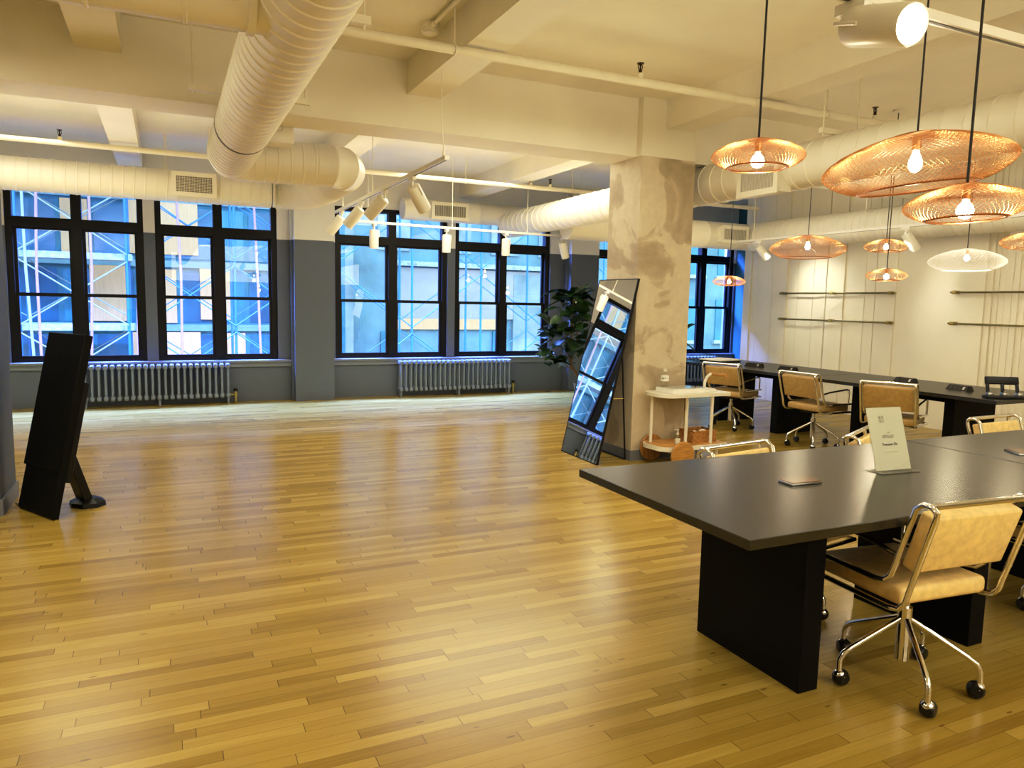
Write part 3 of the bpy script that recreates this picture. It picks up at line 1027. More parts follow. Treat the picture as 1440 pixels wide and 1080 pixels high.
# ------------------------------------------------------------------ chairs
def chair_proto():
    t = thing('desk_chair', '', 'chair', (0, 0, 0))
    m = MB()
    m.rbox(-.222, .222, -.165, .275, .405, .475, .022, 3)
    m.build('seat', M['leather'], t)
    # back cushion leaning
    ang = R(17)
    ca = MB()
    mb = Matrix.Translation((0, -.186, .565)) @ Matrix.Rotation(ang, 4, 'X')
    ca.rbox(-.222, .222, -.031, .031, -.01, .222, .012, 3, mb)
    ca.build('backrest', M['leather'], t)
    for s in (-1, 1):
        x = s * .238
        r = .011
        # outer loop: under the seat, round the rear corner and up behind the back cushion
        out = [(x, .285, .395), (x, -.13, .395), (x, -.175, .405), (x, -.200, .435), (x, -.210, .475), (x, -.297, .775)]
        inn = [(x, -.216, .792), (x, -.145, .56), (x, -.128, .515), (x, -.10, .49), (x, -.06, .482), (x, .285, .482)]
        top = [(x, -.298, .795), (x, -.280, .812), (x, -.245, .814)]
        f = MB()
        f.tube(out + top + inn, r, 10)
        f.build('side_frame', M['chrome'], t)
        a = MB()
        a.tube([(x, -.156, .60), (x, -.05, .618), (x, .20, .640), (x, .232, .634), (x, .243, .61), (x, .243, .484)], .009, 8)
        a.build('armrest', M['chrome'], t)
    f = MB()
    f.tube([(-.238, -.275, .812), (.238, -.275, .812)], .013, 10)
    f.build('top_rail', M['chrome'], t)
    f = MB()
    f.tube([(-.238, .285, .395), (.238, .285, .395)], .010, 8)
    f.build('front_rail', M['chrome'], t)
    m = MB()
    m.rbox(-.09, .09, -.10, .12, .375, .405, .006)
    m.cyl((.09, .03, .385), (.19, .05, .370), .005, 8)
    m.build('tilt_mechanism', M['plastic'], t)
    m = MB()
    m.cyl((0, 0, .375), (0, 0, .29), .016, 16)
    m.cyl((0, 0, .315), (0, 0, .095), .027, 20)
    m.build('gas_column', M['chrome'], t)
    for i in range(5):
        a = R(25 + 72 * i)
        d = Vector((math.cos(a), math.sin(a), 0))
        lg = MB()
        pp_ = [d * .022 + Vector((0, 0, .265)), d * .225 + Vector((0, 0, .155)), d * .255 + Vector((0, 0, .135)), d * .270 + Vector((0, 0, .110)), d * .272 + Vector((0, 0, .066))]
        lg.tube(pp_, .0115, 10)
        leg = lg.build('leg', M['chrome'], t)
        cs = MB()
        c = d * .272 + Vector((0, 0, .033))
        pdir = Vector((-d.y, d.x, 0))
        k = rnd.uniform(-.8, .8)
        pdir = Matrix.Rotation(k, 3, 'Z') @ pdir
        off = Vector((-pdir.y, pdir.x, 0)) * .012
        mm = Matrix.Translation(c + off) @ pdir.to_track_quat('Z', 'Y').to_matrix().to_4x4()
        cs.lathe([(.006, -.026), (.022, -.025), (.031, -.014), (.033, -.004), (.033, .004), (.031, .014), (.022, .025), (.006, .026)], 20, mm)
        w = cs.build('caster', M['rubber'], leg)
        hc = MB()
        hc.sphere(c + off * .5 + Vector((0, 0, .010)), .026, 10, 0.95)
        hc.cyl(c + Vector((0, 0, .02)), c + Vector((0, 0, .04)), .011, 10)
        hc.build('caster_hood', M['chrome'], leg)
    return t
C0 = chair_proto()
C0['group'] = 'tan leather desk chairs on chrome casters'
C0.location = (2.645, 1.885, 0)
C0.rotation_euler = (0, 0, R(-5))
C0['label'] = 'tan leather chair nearest the viewer, back turned, tucked under the near table'
dup(C0, (3.93, 1.87, 0), R(4), 'tan leather chair cut off at the right edge beside the nearest chair')
low = [dup(C0, (2.74, 2.69, 0), R(189), 'tan leather chair across the near table facing the nearest chair'),
       dup(C0, (3.85, 2.80, 0), R(206), 'tan leather chair behind the white sign across the near table'),
       dup(C0, (5.19, 2.89, 0), R(182), 'tan leather chair across the second table near the right edge')]
for c in low:
    c.scale.z = .945
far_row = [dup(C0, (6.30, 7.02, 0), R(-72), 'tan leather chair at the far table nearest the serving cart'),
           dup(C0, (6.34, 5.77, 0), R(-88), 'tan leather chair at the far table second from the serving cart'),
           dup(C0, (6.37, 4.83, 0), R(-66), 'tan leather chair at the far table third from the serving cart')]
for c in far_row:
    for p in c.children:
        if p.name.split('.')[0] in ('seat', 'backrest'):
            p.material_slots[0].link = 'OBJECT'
            p.material_slots[0].material = M['leather_shaded']

# ------------------------------------------------------------------ things on the tables
sg = thing('sign_holder', 'clear slanted sign holder with a white card on the near table', 'sign', (3.02, 2.265, .75), R(-4))
ln = R(-17)
m = MB()
m.box(-.115, .115, -.045, .06, 0, .004)
m.build('base_plate', M['clear'], sg, smooth=False)
ml = Matrix.Translation((0, .0, .006)) @ Matrix.Rotation(ln, 4, 'X')
m = MB()
m.box(-.108, .108, -.006, -.004, 0, .295, ml)
m.box(-.108, .108, .003, .005, 0, .295, ml)
m.build('acrylic_sleeve', M['clear'], sg, smooth=False)
m = MB()
m.box(-.106, .106, -.002, .002, .002, .293, ml)
card = m.build('card', M['paper'], sg, smooth=False)
def card_text(s, size, z, mat_, x=0.0):
    text_mesh(s, size, 'lettering', mat_, card, ml @ Matrix.Translation((x, -.0068, z)) @ Matrix.Rotation(R(90), 4, 'X'), depth=.0003)
card_text('KX', .022, .245, M['ink'], -.03)
card_text('XO', .018, .228, M['ink'], -.03)
card_text('AN', .010, .175, M['inkpale'])
card_text('STYLIST', .020, .155, M['ink'], -.005)
card_text('Tweener Os', .018, .120, M['ink_dark'], -.004)
card_text('for the studio and tables', .008, .085, M['inkpale'])

def coaster(loc, rz, label, sx=.165, sy=.085):
    t = thing('coaster_tray', label, 'coaster', loc, rz)
    MB().rbox(-sx / 2, sx / 2, -sy / 2, sy / 2, 0, .010, .003).build('tray_base', M['steel'], t)
    MB().rbox(-sx / 2 + .004, sx / 2 - .004, -sy / 2 + .004, sy / 2 - .004, .0101, .013, .001, 1).build('glossy_top', M['brown'], t)
    return t
coaster((2.43, 2.26, .75), R(-2), 'small brown glossy tray on the near table left of the sign')
coaster((4.08, 2.33, .75), R(60), 'small dark brown tray at the right edge on the second table', .14, .09)

def power(loc, rz, label):
    t = thing('power_outlet_box', label, 'power strip', loc, rz, 'black power outlet boxes on the far tables')
    m = MB()
    m.add([(-.12, -.045, 0), (.12, -.045, 0), (.12, .045, 0), (-.12, .045, 0), (-.105, -.012, .045), (.105, -.012, .045), (.105, .035, .045), (-.105, .035, .045)],
          [(0, 3, 2, 1), (4, 5, 6, 7), (0, 1, 5, 4), (1, 2, 6, 5), (2, 3, 7, 6), (3, 0, 4, 7)])
    m.build('housing', M['plastic'], t, smooth=False)
    sl = Matrix.Translation((0, -.0285, .0225)) @ Matrix.Rotation(math.atan2(.045, .033), 4, 'X')
    for x in (-.07, -.02, .03):
        MB().box(x - .018, x + .018, -.017, .017, .0003, .002, sl).build('socket', M['rubber'], t, smooth=False)
    MB().box(.065, .085, -.015, .015, .0003, .003, sl).build('usb_port', M['steel'], t, smooth=False)
    return t
power((6.83, 4.50, .75), R(-100), 'black power box on the far table beside the hole punch')
power((6.98, 5.18, .75), R(-95), 'black power box on the far table behind the third chair')
power((6.76, 6.58, .75), R(-85), 'black power box on the far table behind the second chair')
power((6.72, 7.10, .75), R(-80), 'black power box on the far table behind the first chair')

hp = thing('hole_punch', 'black three hole punch standing on the near end of the far table', 'hole punch', (6.56, 3.925, .75), R(-32))
m = MB()
m.rbox(-.15, .17, -.06, .06, 0, .022, .005)
m.build('base_tray', M['plastic'], hp)
for x in (-.12, 0, .12):
    m = MB()
    m.rbox(x - .022, x + .022, -.035, .03, .022, .05, .006)
    m.cyl((x, -.012, .05), (x, -.012, .062), .009, 10)
    m.build('punch_head', M['steel'], hp)
m = MB()
mt = Matrix.Translation((0, .02, .045)) @ Matrix.Rotation(R(-18), 4, 'X')
for x in (-.12, 0, .12):
    m.rbox(x - .013, x + .013, -.008, .008, 0, .09, .004, 2, mt)
m.rbox(-.137, .137, -.012, .014, .075, .145, .01, 3, mt)
m.build('handle', M['plastic'], hp)

st = thing('flat_carton', 'flat white and black carton at the window end of the far table', 'box', (6.82, 7.85, .75), R(12))
MB().rbox(-.22, .22, -.17, .17, .0, .022, .003).build('dark_tray', M['plastic'], st)
MB().rbox(-.225, .225, -.175, .175, .022, .04, .003).build('white_lid', M['paper'], st)

# ------------------------------------------------------------------ radiators
def radiator(label, x, y, n, pitch, valve=None, group=None):
    t = thing('radiator', label, 'radiator', (x, y, 0))
    sec = MB()
    hh, w = .57, pitch * .5
    for yy in (-.05, .045):
        sec.tube([(0, yy, .10), (0, yy, .53)], .0165, 10)
    sec.rbox(-w * .72, w * .72, -.085, .075, .50, .565, .02, 3)
    sec.rbox(-w * .72, w * .72, -.085, .075, .085, .15, .02, 3)
    first_ = sec.build('radiator_section', M['radiator'], t)
    for i in range(n):
        o = first_ if i == 0 else first_.copy()
        if i:
            COL.objects.link(o)
            o.parent = t
        o.location = (i * pitch, 0, 0)
    for i in (0, n // 2, n - 1):
        f = MB()
        f.cyl((i * pitch, -.05, 0), (i * pitch, -.05, .10), .016, 10)
        f.cyl((i * pitch, .045, 0), (i * pitch, .045, .10), .016, 10)
        f.build('foot', M['radiator'], t)
    if valve:
        v = MB()
        vx = (n - 1) * pitch + .10
        v.cyl(((n - 1) * pitch + .02, 0, .12), (vx, 0, .12), .014, 10)
        v.cyl((vx, 0, 0), (vx, 0, .17), .018, 12)
        v.cyl((vx, 0, .10), (vx, 0, .145), .03, 8)
        v.build('valve', M['brass'], t)
        v = MB()
        v.cyl((vx, 0, .17), (vx, 0, .205), .028, 14)
        v.build('valve_knob', M['plastic'], t)
    return t
radiator('long grey cast iron radiator under the left windows with a brass valve', -0.98, 11.05, 23, .0795, True)
radiator('grey cast iron radiator under the middle windows', 3.28, 11.05, 24, .080, True)
radiator('blue lit cast iron radiator behind the serving cart under the right window', 7.6, 11.05, 24, .080)

# ------------------------------------------------------------------ garment rails on right wall
def rail(label, ya, yb, z):
    t = thing('garment_rail', label, 'wall rail', (XP, 0, z), 0, 'brass garment rails on the cream wall')
    m = MB()
    m.cyl((-.10, ya + .05, 0), (-.10, yb - .05, 0), .012, 12)
    m.build('rod', M['brassblack'], t)
    for yy in (ya, (ya + yb) / 2, yb):
        m = MB()
        m.cyl((-.002, yy, 0), (-.035, yy, 0), .022, 16)
        m.cyl((-.03, yy, 0), (-.10, yy, 0), .010, 12)
        m.cyl((-.10, yy - .025, 0), (-.10, yy + .025, 0), .022, 14)
        m.build('bracket', M['brass'], t)
    return t
rail('upper brass garment rail on the cream wall behind the stacked lamps', 8.70, 6.80, 1.72)
rail('lower brass garment rail on the cream wall behind the stacked lamps', 8.70, 6.80, 1.325)
rail('upper brass garment rail cut off by the right edge', 5.91, 4.0, 1.725)
rail('lower brass garment rail cut off by the right edge', 5.91, 4.0, 1.345)

# ------------------------------------------------------------------ leaning mirror
mi = thing('easel_mirror', 'tall thin framed mirror leaning back on its easel against the stone pillar', 'mirror', (3.60, 6.11, 0), R(-1.5))
MH, MW = 1.78, .71
lean = math.asin(.385 / MH)
mm = Matrix.Rotation(lean, 4, 'Y')
def mbox(m, x0, x1, y0, y1, z0, z1):
    m.box(x0, x1, y0, y1, z0, z1, mm)
m = MB()
mbox(m, .002, .006, -MW / 2 + .008, MW / 2 - .008, .008, MH - .008)
m.build('mirror_glass', M['mirror'], mi, smooth=False)
m = MB()
mbox(m, 0, .022, -MW / 2, -MW / 2 + .009, 0, MH)
mbox(m, 0, .022, MW / 2 - .009, MW / 2, 0, MH)
mbox(m, 0, .022, -MW / 2 + .009, MW / 2 - .009, 0, .009)
mbox(m, 0, .022, -MW / 2 + .009, MW / 2 - .009, MH - .009, MH)
mbox(m, .008, .018, -MW / 2 + .009, MW / 2 - .009, .009, MH - .009)
m.build('mirror_frame', M['plastic'], mi, smooth=False)
m = MB()
tp = mm @ Vector((.03, 0, 1.25))
for s in (-1, 1):
    m.tube([(tp.x, s * .24, tp.z), (.385, s * .24, .012)], .008, 8)
m.tube([(.385, -.24, .012), (.385, .24, .012)], .008, 8)
m.build('easel_leg', M['plastic'], mi)
m = MB()
a = mm @ Vector((.02, 0, .62))
m.tube([(a.x, -.24, a.z), (.34, -.24, a.z + .0)], .006, 8)
m.build('easel_brace', M['brass'], mi)

# ------------------------------------------------------------------ leaning black sign / screen on the left
tv = thing('display_board', 'black display board leaning back on a strut beside the left pillar', 'display', (-.835, 5.755, 0), math.atan2(.25, -.42) + PI / 2)
# local frame: width along local x, leaning towards local +y
tl = R(-12.7)
ml = Matrix.Rotation(tl, 4, 'X')
tv.rotation_euler = (0, 0, math.atan2(-.42, .25))
WD = .49
m = MB()
m.rbox(-WD / 2 - .02, WD / 2, -.02, .035, .31, 1.245, .004, 1, ml)
m.build('screen_panel', M['panelblack'], tv)
m = MB()
m.rbox(-WD / 2, WD / 2, -.012, .035, .012, .312, .004, 1, ml)
m.build('lower_panel', M['panelblack'], tv)
m = MB()
m.rbox(-WD / 2 + .03, WD / 2 - .01, .035, .075, .25, .93, .004, 1, ml)
m.build('rear_housing', M['plastic'], tv)
m = MB()
pa = ml @ Vector((.02, .06, .52))
pbt = Vector((.02, .31, .05))
dirv = (pbt - pa)
Lg = dirv.length
q = dirv.to_track_quat('Z', 'X').to_matrix().to_4x4()
m.rbox(-.03, .03, -.06, .06, 0, Lg, .004, 1, Matrix.Translation(pa) @ q)
m.build('support_strut', M['plastic'], tv)
m = MB()
m.lathe([(.001, .06), (.075, .055), (.135, .03), (.14, .0)], 8, Matrix.Translation((.02, .33, 0)) @ Matrix.Diagonal((1.0, .8, 1, 1)))
m.build('strut_foot', M['plastic'], tv, smooth=False)
m = MB()
for sx in (-WD / 2 + .02, WD / 2 - .03):
    m.rbox(sx - .02, sx + .02, .0, .045, 0, .03, .004, 1)
m.build('foot', M['rubber'], tv)
m = MB()
m.tube([(-WD / 2 + .02, .03, .06), (-WD / 2 - .03, .05, .05), (-WD / 2 - .06, .07, .012), (-WD / 2 - .10, .06, .006), (-WD / 2 - .16, .10, .006)], .004, 6)
m.tube([(-WD / 2 + .02, .02, .04), (-WD / 2 - .05, .02, .02), (-WD / 2 - .09, .03, .006), (-WD / 2 - .15, .04, .006)], .004, 6)
m.build('power_cable', M['rubber'], tv)

# ------------------------------------------------------------------ serving cart
ct = thing('serving_cart', 'white serving cart with round wooden wheels in front of the stone pillar', 'cart', (4.43, 5.58, 0), R(2))
def rrect(x0, x1, y0, y1, rl, rr_, n=6):
    pts = []
    for (cx_, cy_, a0, r) in ((x1 - rr_, y1 - rr_, 0, rr_), (x0 + rl, y1 - rl, 90, rl), (x0 + rl, y0 + rl, 180, rl), (x1 - rr_, y0 + rr_, 270, rr_)):
        for i in range(n + 1):
            a = R(a0 + 90 * i / n)
            pts.append((cx_ + r * math.cos(a), cy_ + r * math.sin(a)))
    return pts
m = MB()
m.prism(rrect(-.37, .42, -.20, .19, .12, .04), .655, .685)
m.build('top_tray', M['cartwhite'], ct)
m = MB()
m.prism(rrect(-.39, .38, -.22, .17, .12, .04), .165, .205)
lt = m.build('lower_tray', M['cartwhite'], ct)
m = MB()
m.prism(rrect(-.375, .365, -.205, .155, .11, .03), .2052, .208)
m.build('wooden_inlay', M['wood'], lt)
for (x, y) in ((-.315, .075), (-.06, -.12), (.20, -.17)):
    MB().cyl((x, y, .20), (x, y, .656), .0155, 14).build('leg', M['cartwhite'], ct)
MB().cyl((.30, -.15, .0), (.30, -.15, .17), .0155, 14).build('leg', M['cartwhite'], ct)
MB().cyl((.30, .12, .0), (.30, .12, .17), .0155, 14).build('leg', M['cartwhite'], ct)
for y, mt_ in ((.205, M['wood_dark']), (-.255, M['wood'])):
    m = MB()
    m.lathe([(.001, -.014), (.125, -.014), (.130, -.009), (.130, .009), (.125, .014), (.001, .014)], 40, Matrix.Translation((-.20, y, .130)) @ Matrix.Rotation(R(90), 4, 'X'))
    m.build('wheel', mt_, ct)
m = MB()
m.cyl((-.20, -.245, .13), (-.20, .20, .13), .012, 10)
m.build('axle', M['cartwhite'], ct)
m = MB()
m.tube([(.37, .14, .685), (.375, .14, .75), (.40, .14, .80), (.44, .14, .825), (.47, .14, .83)], .015, 10)
m.build('handle_arm', M['cartwhite'], ct)
m = MB()
m.tube([(.46, .15, .829), (.475, .02, .829), (.475, -.05, .829)], .017, 12)
m.build('handle_grip', M['wood'], ct)

vb = thing('display_case', 'low clear topped cream case lying on top of the serving cart', 'box', (4.36, 5.56, .686), R(2))
MB().rbox(-.18, .20, -.13, .13, 0, .045, .003, 1).build('case_body', M['paper'], vb)
MB().rbox(-.185, .205, -.135, .135, .045, .052, .002, 1).build('lid', M['clear'], vb)
vc = thing('folded_cloth', 'pale folded cloth lying beside the case on the serving cart', 'cloth', (4.66, 5.60, .686), R(8))
MB().rbox(-.08, .08, -.12, .12, 0, .015, .005, 2).build('cloth_stack', M['paper'], vc)
MB().rbox(-.075, .07, -.11, .115, .015, .027, .005, 2).build('upper_fold', M['cartwhite'], vc)
bt = thing('label_bottle', 'clear bottle with black lettering standing on the case on the cart', 'bottle', (4.215, 5.60, .739))
m = MB()
m.lathe([(.034, 0), (.038, .004), (.038, .105), (.034, .118), (.014, .126), (.013, .145)], 24)
m.build('bottle_body', M['clear'], bt)
m = MB()
m.lathe([(.016, .138), (.017, .14), (.017, .165), (.001, .167)], 16)
m.build('cap', M['white'], bt)
m = MB()
m.lathe([(.0385, .052), (.0385, .102)], 24)
lb_ = m.build('paper_label', M['paper'], bt)
text_mesh('BM 1', .026, 'lettering', M['ink_dark'], lb_, Matrix.Rotation(R(-38), 4, 'Z') @ Matrix.Translation((0, -.0392, .078)) @ Matrix.Rotation(R(90), 4, 'X'))
sb = thing('pump_bottle', 'small clear pump bottle on the lower tray behind the front wheel', 'bottle', (4.30, 5.48, .2082))
m = MB()
m.lathe([(.026, 0), (.029, .004), (.029, .065), (.012, .085), (.011, .092)], 20)
m.build('bottle_body', M['clear'], sb)
m = MB()
m.lathe([(.013, .088), (.013, .104), (.005, .106), (.004, .13), (.010, .131), (.010, .14), (.001, .141)], 16)
m.tube([(0, 0, .136), (-.03, 0, .136), (-.036, 0, .130)], .004, 8)
m.build('pump', M['white'], sb)
m = MB()
m.lathe([(.024, .003), (.026, .05), (.001, .052)], 18)
m.build('liquid', M['paper'], sb)
wk = thing('wicker_basket', 'rectangular wicker basket with white cloths on the lower tray of the cart', 'basket', (4.60, 5.56, .2082), R(4))
m = MB()
m.box(-.145, .145, -.10, -.088, 0, .105)
m.box(-.145, .145, .088, .10, 0, .105)
m.box(-.145, -.133, -.088, .088, 0, .105)
m.box(.133, .145, -.088, .088, 0, .105)
m.box(-.133, .133, -.088, .088, 0, .01)
m.build('basket_wall', M['wicker'], wk, smooth=False)
m = MB()
m.tube([(-.142, -.097, .106), (.142, -.097, .106), (.142, .097, .106), (-.142, .097, .106)], .008, 8, closed=True)
m.build('rim', M['wicker'], wk)
cw = thing('white_cloth', 'crumpled white cloth in the wicker basket on the cart', 'cloth', (4.62, 5.55, .29), R(10))
m = MB()
for i in range(5):
    m.sphere((rnd.uniform(-.05, .05), rnd.uniform(-.04, .04), rnd.uniform(-.01, .02)), rnd.uniform(.025, .04), 8, .6)
m.build('cloth_heap', M['paper'], cw)

# ------------------------------------------------------------------ plants
def leaf_mesh(L, W):
    vs, fs = [], []
    n = 7
    for i in range(n + 1):
        t = i / n
        w = W * (math.sin(PI * t ** .8) ** .75) * (1.0 if t > .45 else .78 + .22 * t / .45) + .002
        z = -.25 * L * t * t
        for k in (-1, 0, 1):
            vs.append((k * w, t * L, z + abs(k) * w * .28 + .01 * math.sin(9 * t) * abs(k)))
    for i in range(n):
        for k in (0, 1):
            fs.append((i * 3 + k, i * 3 + k + 1, i * 3 + k + 4, i * 3 + k + 3))
    return vs, fs
def fig(label, loc, h, spread, n, seed, z0=.62):
    r_ = random.Random(seed)
    t = thing('fiddle_leaf_fig', label, 'plant', loc)
    SH = Matrix.Translation((-.28, 0, 0))
    m = MB()
    m.lathe([(.13, 0), (.15, .02), (.19, .30), (.20, .33), (.18, .33), (.17, .29)], 28)
    m.build('pot', M['pot'], t)
    MB().lathe([(.001, .295), (.172, .29)], 24).build('soil', M['soil'], t)
    m = MB()
    m.tube([(.28, 0, .28), (.12, .01, .45), (.02, .01, .6), (-.01, .0, .9), (.02, 0, h - .1)], [.022, .020, .019, .015, .008], 10)
    m.tube([(.02, .01, .60), (-.12, -.05, .85), (-.17, -.08, 1.15)], [.014, .011, .006], 8)
    m.tube([(0, .0, .75), (.13, .05, 1.0), (.16, .08, 1.3)], [.013, .010, .006], 8)
    m.tube([(.01, .0, .55), (-.2, -.06, .66), (-.34, -.1, .70)], [.012, .009, .005], 8)
    m.v = [tuple(SH @ Vector(p)) for p in m.v]
    m.build('trunk', M['trunk'], t)
    m = MB()
    for i in range(n):
        f = i / n
        z = z0 + (h - z0) * r_.random() ** .85
        a = r_.uniform(0, 2 * PI)
        rad = spread * r_.uniform(.05, .55) * (1.0 if z < h * .8 else .55)
        L = r_.uniform(.17, .29)
        vs, fs = leaf_mesh(L, L * r_.uniform(.30, .38))
        el = r_.uniform(-.45, .9)
        mm_ = Matrix.Translation((rad * math.cos(a), rad * math.sin(a), z)) @ Matrix.Rotation(a - PI / 2 + r_.uniform(-.5, .5), 4, 'Z') @ Matrix.Rotation(el, 4, 'X') @ Matrix.Rotation(r_.uniform(-.5, .5), 4, 'Y')
        m.add(vs, fs, mm_)
    for i in range(9):                                  # low drooping branch
        L = r_.uniform(.16, .22)
        vs, fs = leaf_mesh(L, L * .42)
        mm_ = Matrix.Translation((-.30 + r_.uniform(-.12, .10), -.1 + r_.uniform(-.08, .08), .68 + r_.uniform(-.06, .08))) @ Matrix.Rotation(r_.uniform(0, 6.28), 4, 'Z') @ Matrix.Rotation(r_.uniform(-.4, .6), 4, 'X')
        m.add(vs, fs, mm_)
    m.v = [tuple(SH @ Vector(p)) for p in m.v]
    m.build('foliage', M['leaf'], t, ang=180)
    return t
fig('tall fiddle leaf fig standing between the mirror and the window', (5.62, 9.35, 0), 1.70, .66, 150, 5)
fig('fiddle leaf fig mostly hidden behind the stone pillar', (6.70, 8.62, 0), 1.62, .50, 46, 9, .8)

# ------------------------------------------------------------------ outdoors: buildings across the street and scaffolding
def facade(name, label, x0, x1, y, wallmat):
    t = thing(name, label, 'building', ((x0 + x1) / 2, y, -6), kind='thing')
    MB().box(x0 - t.location.x, x1 - t.location.x, 0, .4, 0, 22).build('facade_wall', wallmat, t, smooth=False)
    return t
def on(t, name, mat, x0, x1, z0, z1, d=.04, dep=.3):
    ox, oz = t.location.x, t.location.z
    return MB().box(x0 - ox, x1 - ox, -d, dep, z0 - oz, z1 - oz).build(name, mat, t, smooth=False)
A = facade('apartment_building', 'deep blue lit building with cream boarded windows behind the left windows', -14, 3.3, 20.2, M['ext_blue'])
for k in range(-1, 6):
    zb = .69 + 1.56 * k
    on(A, 'spandrel_band', M['ext_band'], -14, 3.3, zb - .06, zb + .10, .10)
    xx = -13.6
    i = 0
    while xx < 3.2:
        seq = ['glass', 'glass2', 'glass', 'board', 'glass', 'glass2']
        kind = seq[(i + 2 * k) % 6]
        w_ = [.95, .55, .8, .82, .75, .6][i % 6]
        if kind == 'board':
            f_ = on(A, 'board_panel', M['ext_board'], xx, xx + w_, zb + .14, zb + 1.45, .05)
        else:
            f_ = on(A, 'window', M['ext_glass'] if kind == 'glass' else M['ext_glass2'], xx, xx + w_, zb + .16, zb + 1.40, .02)
        xx += w_ + .12
        i += 1
for (a0, a1, z0, z1) in ((-1.6, -.85, .87, 2.2), (-.74, -.30, 2.5, 3.9), (-.05, .78, 2.5, 3.8), (.8, 1.55, .92, 2.2), (-.03, .78, -.4, .6), (-.78, -.3, -.3, .6)):
    on(A, 'board_panel', M['ext_board'], a0, a1, z0, z1, .09)
B = facade('stone_building', 'pale stone building with a cornice behind the middle windows', 3.3, 12.2, 22.0, M['ext_palest'])
on(B, 'corner_quoin', M['ext_pale'], 4.3, 5.0, -6, 16, .35)
on(B, 'dark_recess', M['ext_glass2'], 4.55, 4.75, -6, 16, .37)
for z0 in (2.55, 6.2, -1.2):
    on(B, 'cornice', M['sc_deck'], 6.3, 12.2, z0, z0 + .14, .25)
on(B, 'stone_frieze', M['ext_cream'], 6.5, 12.2, .95, 2.5, .10)
on(B, 'lower_frieze', M['ext_board'], 6.3, 10.0, .62, .95, .12)
for i, xx in enumerate((5.9, 7.9, 9.6, 11.3)):
    on(B, 'window', M['ext_glass2'], xx, xx + .32, -1.1, .55, .06)
    on(B, 'window', M['ext_pale'], xx - .1, xx + .9, 3.0, 5.4, .06)
on(B, 'storefront', M['ext_pale'], 10.3, 12.2, -.4, 2.4, .12)
Cc = facade('brick_building', 'blue brick building with white window frames behind the right window', 12.2, 26, 21.0, M['ext_palest'])
for z0 in (-1.6, .3, 2.6, 5.0):
    for xx in (14.2, 16.3, 17.9, 19.6):
        on(Cc, 'window', M['ext_glass2'], xx, xx + .95, z0, z0 + 1.45, .03)
        on(Cc, 'window_sill', M['sc_deck'], xx - .1, xx + 1.05, z0 - .12, z0, .12)

def scaffold(label, x0, n, pitch, y, lift, zs, tubemat, brace, deck):
    t = thing('scaffold', label, 'scaffold', (x0, y, -6))
    for i in range(n + 1):
        m = MB()
        for dy in (0, 1.1):
            m.cyl((i * pitch, dy, 0), (i * pitch, dy, 20), .030, 8)
        m.build('upright_pole', tubemat, t)
    for k in range(zs):
        z = 6.72 - 1.56 * 2 + k * 1.56
        if deck:
            m = MB()
            m.box(-.1, n * pitch + .1, .1, 1.0, z - .02, z + .12)
            m.build('deck', M['sc_deck'], t, smooth=False)
        m = MB()
        for i in range(n):
            for (a, b) in ((0, 1), (1, 0)) if brace == 'x' else (((0, 1),) if (i + k) % 2 else ((1, 0),)):
                m.cyl((i * pitch, -.03, z + .1 + (1.4 * a)), ((i + 1) * pitch, -.03, z + .1 + 1.4 * b), .017, 6)
                m.cyl((i * pitch, 1.1, z + .25 + (1.3 * a)), ((i + 1) * pitch, 1.1, z + .25 + 1.3 * b), .014, 6)
        m.build('diagonal_brace', M['sc_light'] if deck else tubemat, t)
    return t
scaffold('pale scaffold with decks in front of the deep blue building', -11.0, 5, 2.05, 18.6, 1.56, 6, M['sc_blue'], 'x', True)
scaffold('pale scaffold tubes without decks at the right end of the deep blue building', -.45, 2, 1.95, 18.6, 1.56, 6, M['sc_blue'], 'x', False)
scaffold('thin dark scaffold in front of the pale stone building', 3.8, 4, 1.9, 18.2, 1.56, 6, M['sc_blue'], 'z', False)
for i, (xx, mt_) in enumerate(((-2.35, 'pink'), (-.52, 'pink'), (-1.45, 'pink'), (.28, 'pink'), (1.95, 'pink'), (-2.55, 'light'))):
    m = MB()
    m.tube([(xx + .06 * math.sin(k * 1.3 + i), 18.2, -6 + k * 2) for k in range(11)], .028, 8)
    o = m.build('hoist_rope', M['sc_pink'] if mt_ == 'pink' else M['sc_light'])
    tag(o, ['pink hoist rope left of the first window post', 'pink hoist rope beside the right boarded windows', 'pink hoist rope in the middle of the first window', 'pink hoist rope left in the second window', 'pink hoist rope right in the second window', 'pale hanging rope at the left side of the first window'][i], 'rope', 'ropes hanging along the scaffold')

# ------------------------------------------------------------------ lights
def light(kind, name, loc, energy, color, **kw):
    l = bpy.data.lights.new(name, kind)
    l.energy = energy
    l.color = color
    for k, v in kw.items():
        setattr(l, k, v)
    o = bpy.data.objects.new(name, l)
    COL.objects.link(o)
    o.location = loc
    return o
def aim(o, tgt):
    d = Vector(tgt) - Vector(o.location)
    o.rotation_euler = d.to_track_quat('-Z', 'Y').to_euler()
WARM = (1.0, 0.915, 0.72)
for (loc, zb) in LAMPS:
    light('POINT', 'bulb_light', (loc[0], loc[1], loc[2] + zb - .12), 7.0, (1.0, .84, .58), shadow_soft_size=.04)
# track spots wash the panelled wall
for yy in (8.3, 6.05, 3.6, 1.4):
    o = light('SPOT', 'wall_wash', (7.95, yy, 2.30), 58, (1.0, .92, .70), spot_size=R(85), spot_blend=.9, shadow_soft_size=.05)
    aim(o, (8.8, yy - .25, 1.55))
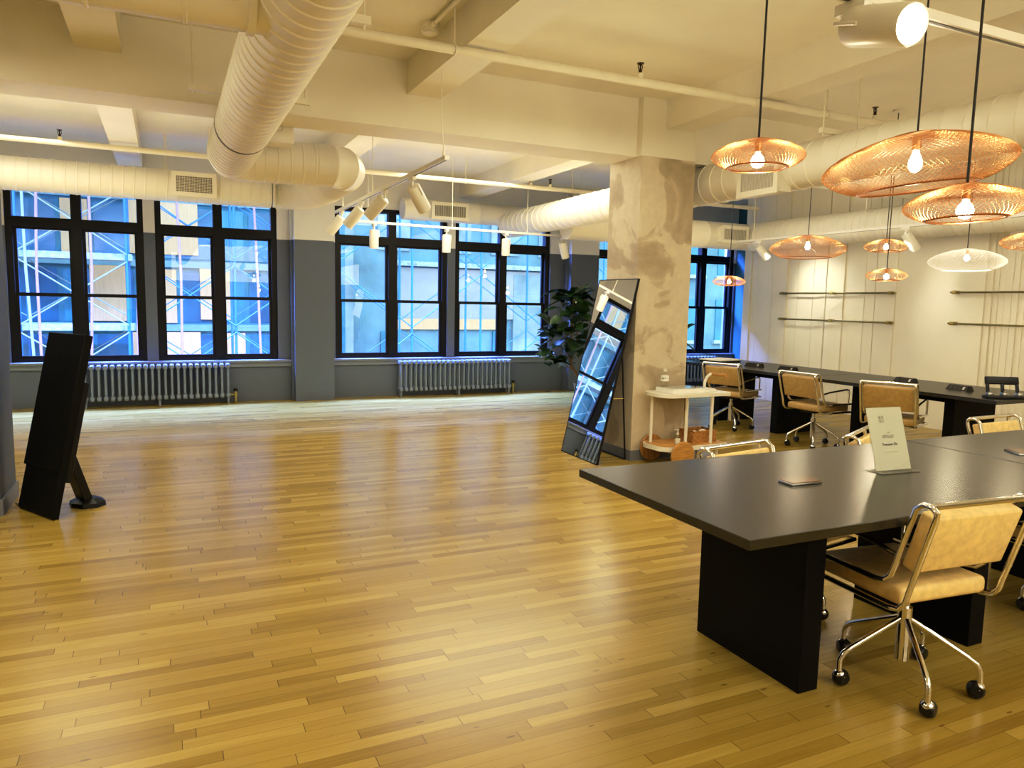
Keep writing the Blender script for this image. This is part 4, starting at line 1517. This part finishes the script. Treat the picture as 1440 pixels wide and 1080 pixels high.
# middle track down lights
for (x, y) in ((2.42, 9.34), (3.42, 9.41), (4.32, 9.47), (5.3, 9.54)):
    o = light('SPOT', 'down_light', (x, y, 2.20), 170 if x == 3.42 else 210, (1.0, .76, .30) if x == 3.42 else (1.0, .86, .58), spot_size=R(36) if x == 3.42 else R(100), spot_blend=.8, shadow_soft_size=.05)
    aim(o, (x, y - .1, 0))
# unseen fill lamps added under the ceiling, behind and around the viewer
for (x, y, e) in ((-2.5, 1.5, 40), (1.0, -1.8, 36), (3.6, -1.2, 60), (-1.5, 4.2, 58), (3.0, 4.2, 48), (6.6, 1.6, 40), (-1.7, 8.0, 80), (3.5, 8.0, 100)):
    o = light('AREA', 'ceiling_fill', (x, y, 3.05), e, WARM, shape='DISK', size=2.8 if y > 7 else 1.3)
    if y > 7:
        o.location.z = 3.08
o = light('AREA', 'sky_fill', (1.5, 13.6, 6.2), 46000, (.12, .235, 1.0), shape='RECTANGLE', size=14, size_y=2.5)  # unseen blue lamp added outside to brighten the floor by the windows
aim(o, (1.5, 9.6, 0))
o = light('AREA', 'wall_fill', (6.6, 4.5, 2.95), 34, WARM, shape='RECTANGLE', size=1.0, size_y=7.0)
o.rotation_euler = (0, R(-58), 0)
# unseen lamps added at mid height, standing in for warm floor bounce
for (x, y, e) in ((-1.5, 1.0, 24), (2.5, -0.6, 24), (6.5, 1.5, 14), (2.8, 4.0, 12), (-1.0, 8.0, 30), (3.2, 8.0, 30), (6.6, 8.0, 14)):
    o = light('AREA', 'bounce_fill', (x, y, 1.7), e, (1.0, .90, .66) if y < 6 else (1.0, .80, .50), shape='DISK', size=2.4)
    o.rotation_euler = (PI, 0, 0)
o = light('AREA', 'front_fill', (3.2, -3.3, 2.6), 105, WARM, shape='RECTANGLE', size=6.0, size_y=1.2)
aim(o, (2.2, 6.0, 2.9))

w = bpy.data.worlds.new('overcast_blue')
S.world = w
w.use_nodes = True
nt = w.node_tree
bg = nt.nodes['Background']
tc = nd(nt, 'ShaderNodeTexCoord')
sx = nd(nt, 'ShaderNodeSeparateXYZ')
nt.links.new(tc.outputs['Generated'], sx.inputs[0])
mr = nd(nt, 'ShaderNodeMapRange')
mr.inputs[1].default_value = -.25
mr.inputs[2].default_value = .12
nt.links.new(sx.outputs['Z'], mr.inputs[0])
mc = nd(nt, 'ShaderNodeMix', data_type='RGBA')
nt.links.new(mr.outputs[0], mc.inputs[0])
mc.inputs[6].default_value = (.16, .15, .13, 1)
mc.inputs[7].default_value = (.36, .67, 1.0, 1)
nt.links.new(mc.outputs[2], bg.inputs['Color'])
bg.inputs['Strength'].default_value = 9.0

# ------------------------------------------------------------------ colour and sampling
S.view_settings.view_transform = 'Standard'
S.view_settings.look = 'None'
S.view_settings.exposure = -0.08
S.view_settings.gamma = 1.0
S.view_settings.use_curve_mapping = True
cmap = S.view_settings.curve_mapping
cv_ = cmap.curves[3]
for (px_, py_) in ((.06, .048), (.25, .235), (.55, .58)):
    cv_.points.new(px_, py_)
cmap.update()
S.cycles.max_bounces = 8
S.cycles.diffuse_bounces = 4
S.cycles.glossy_bounces = 4
S.cycles.transparent_max_bounces = 16
S.cycles.sample_clamp_indirect = 6.0
S.cycles.caustics_reflective = False
S.cycles.caustics_refractive = False
S.cycles.use_denoising = True
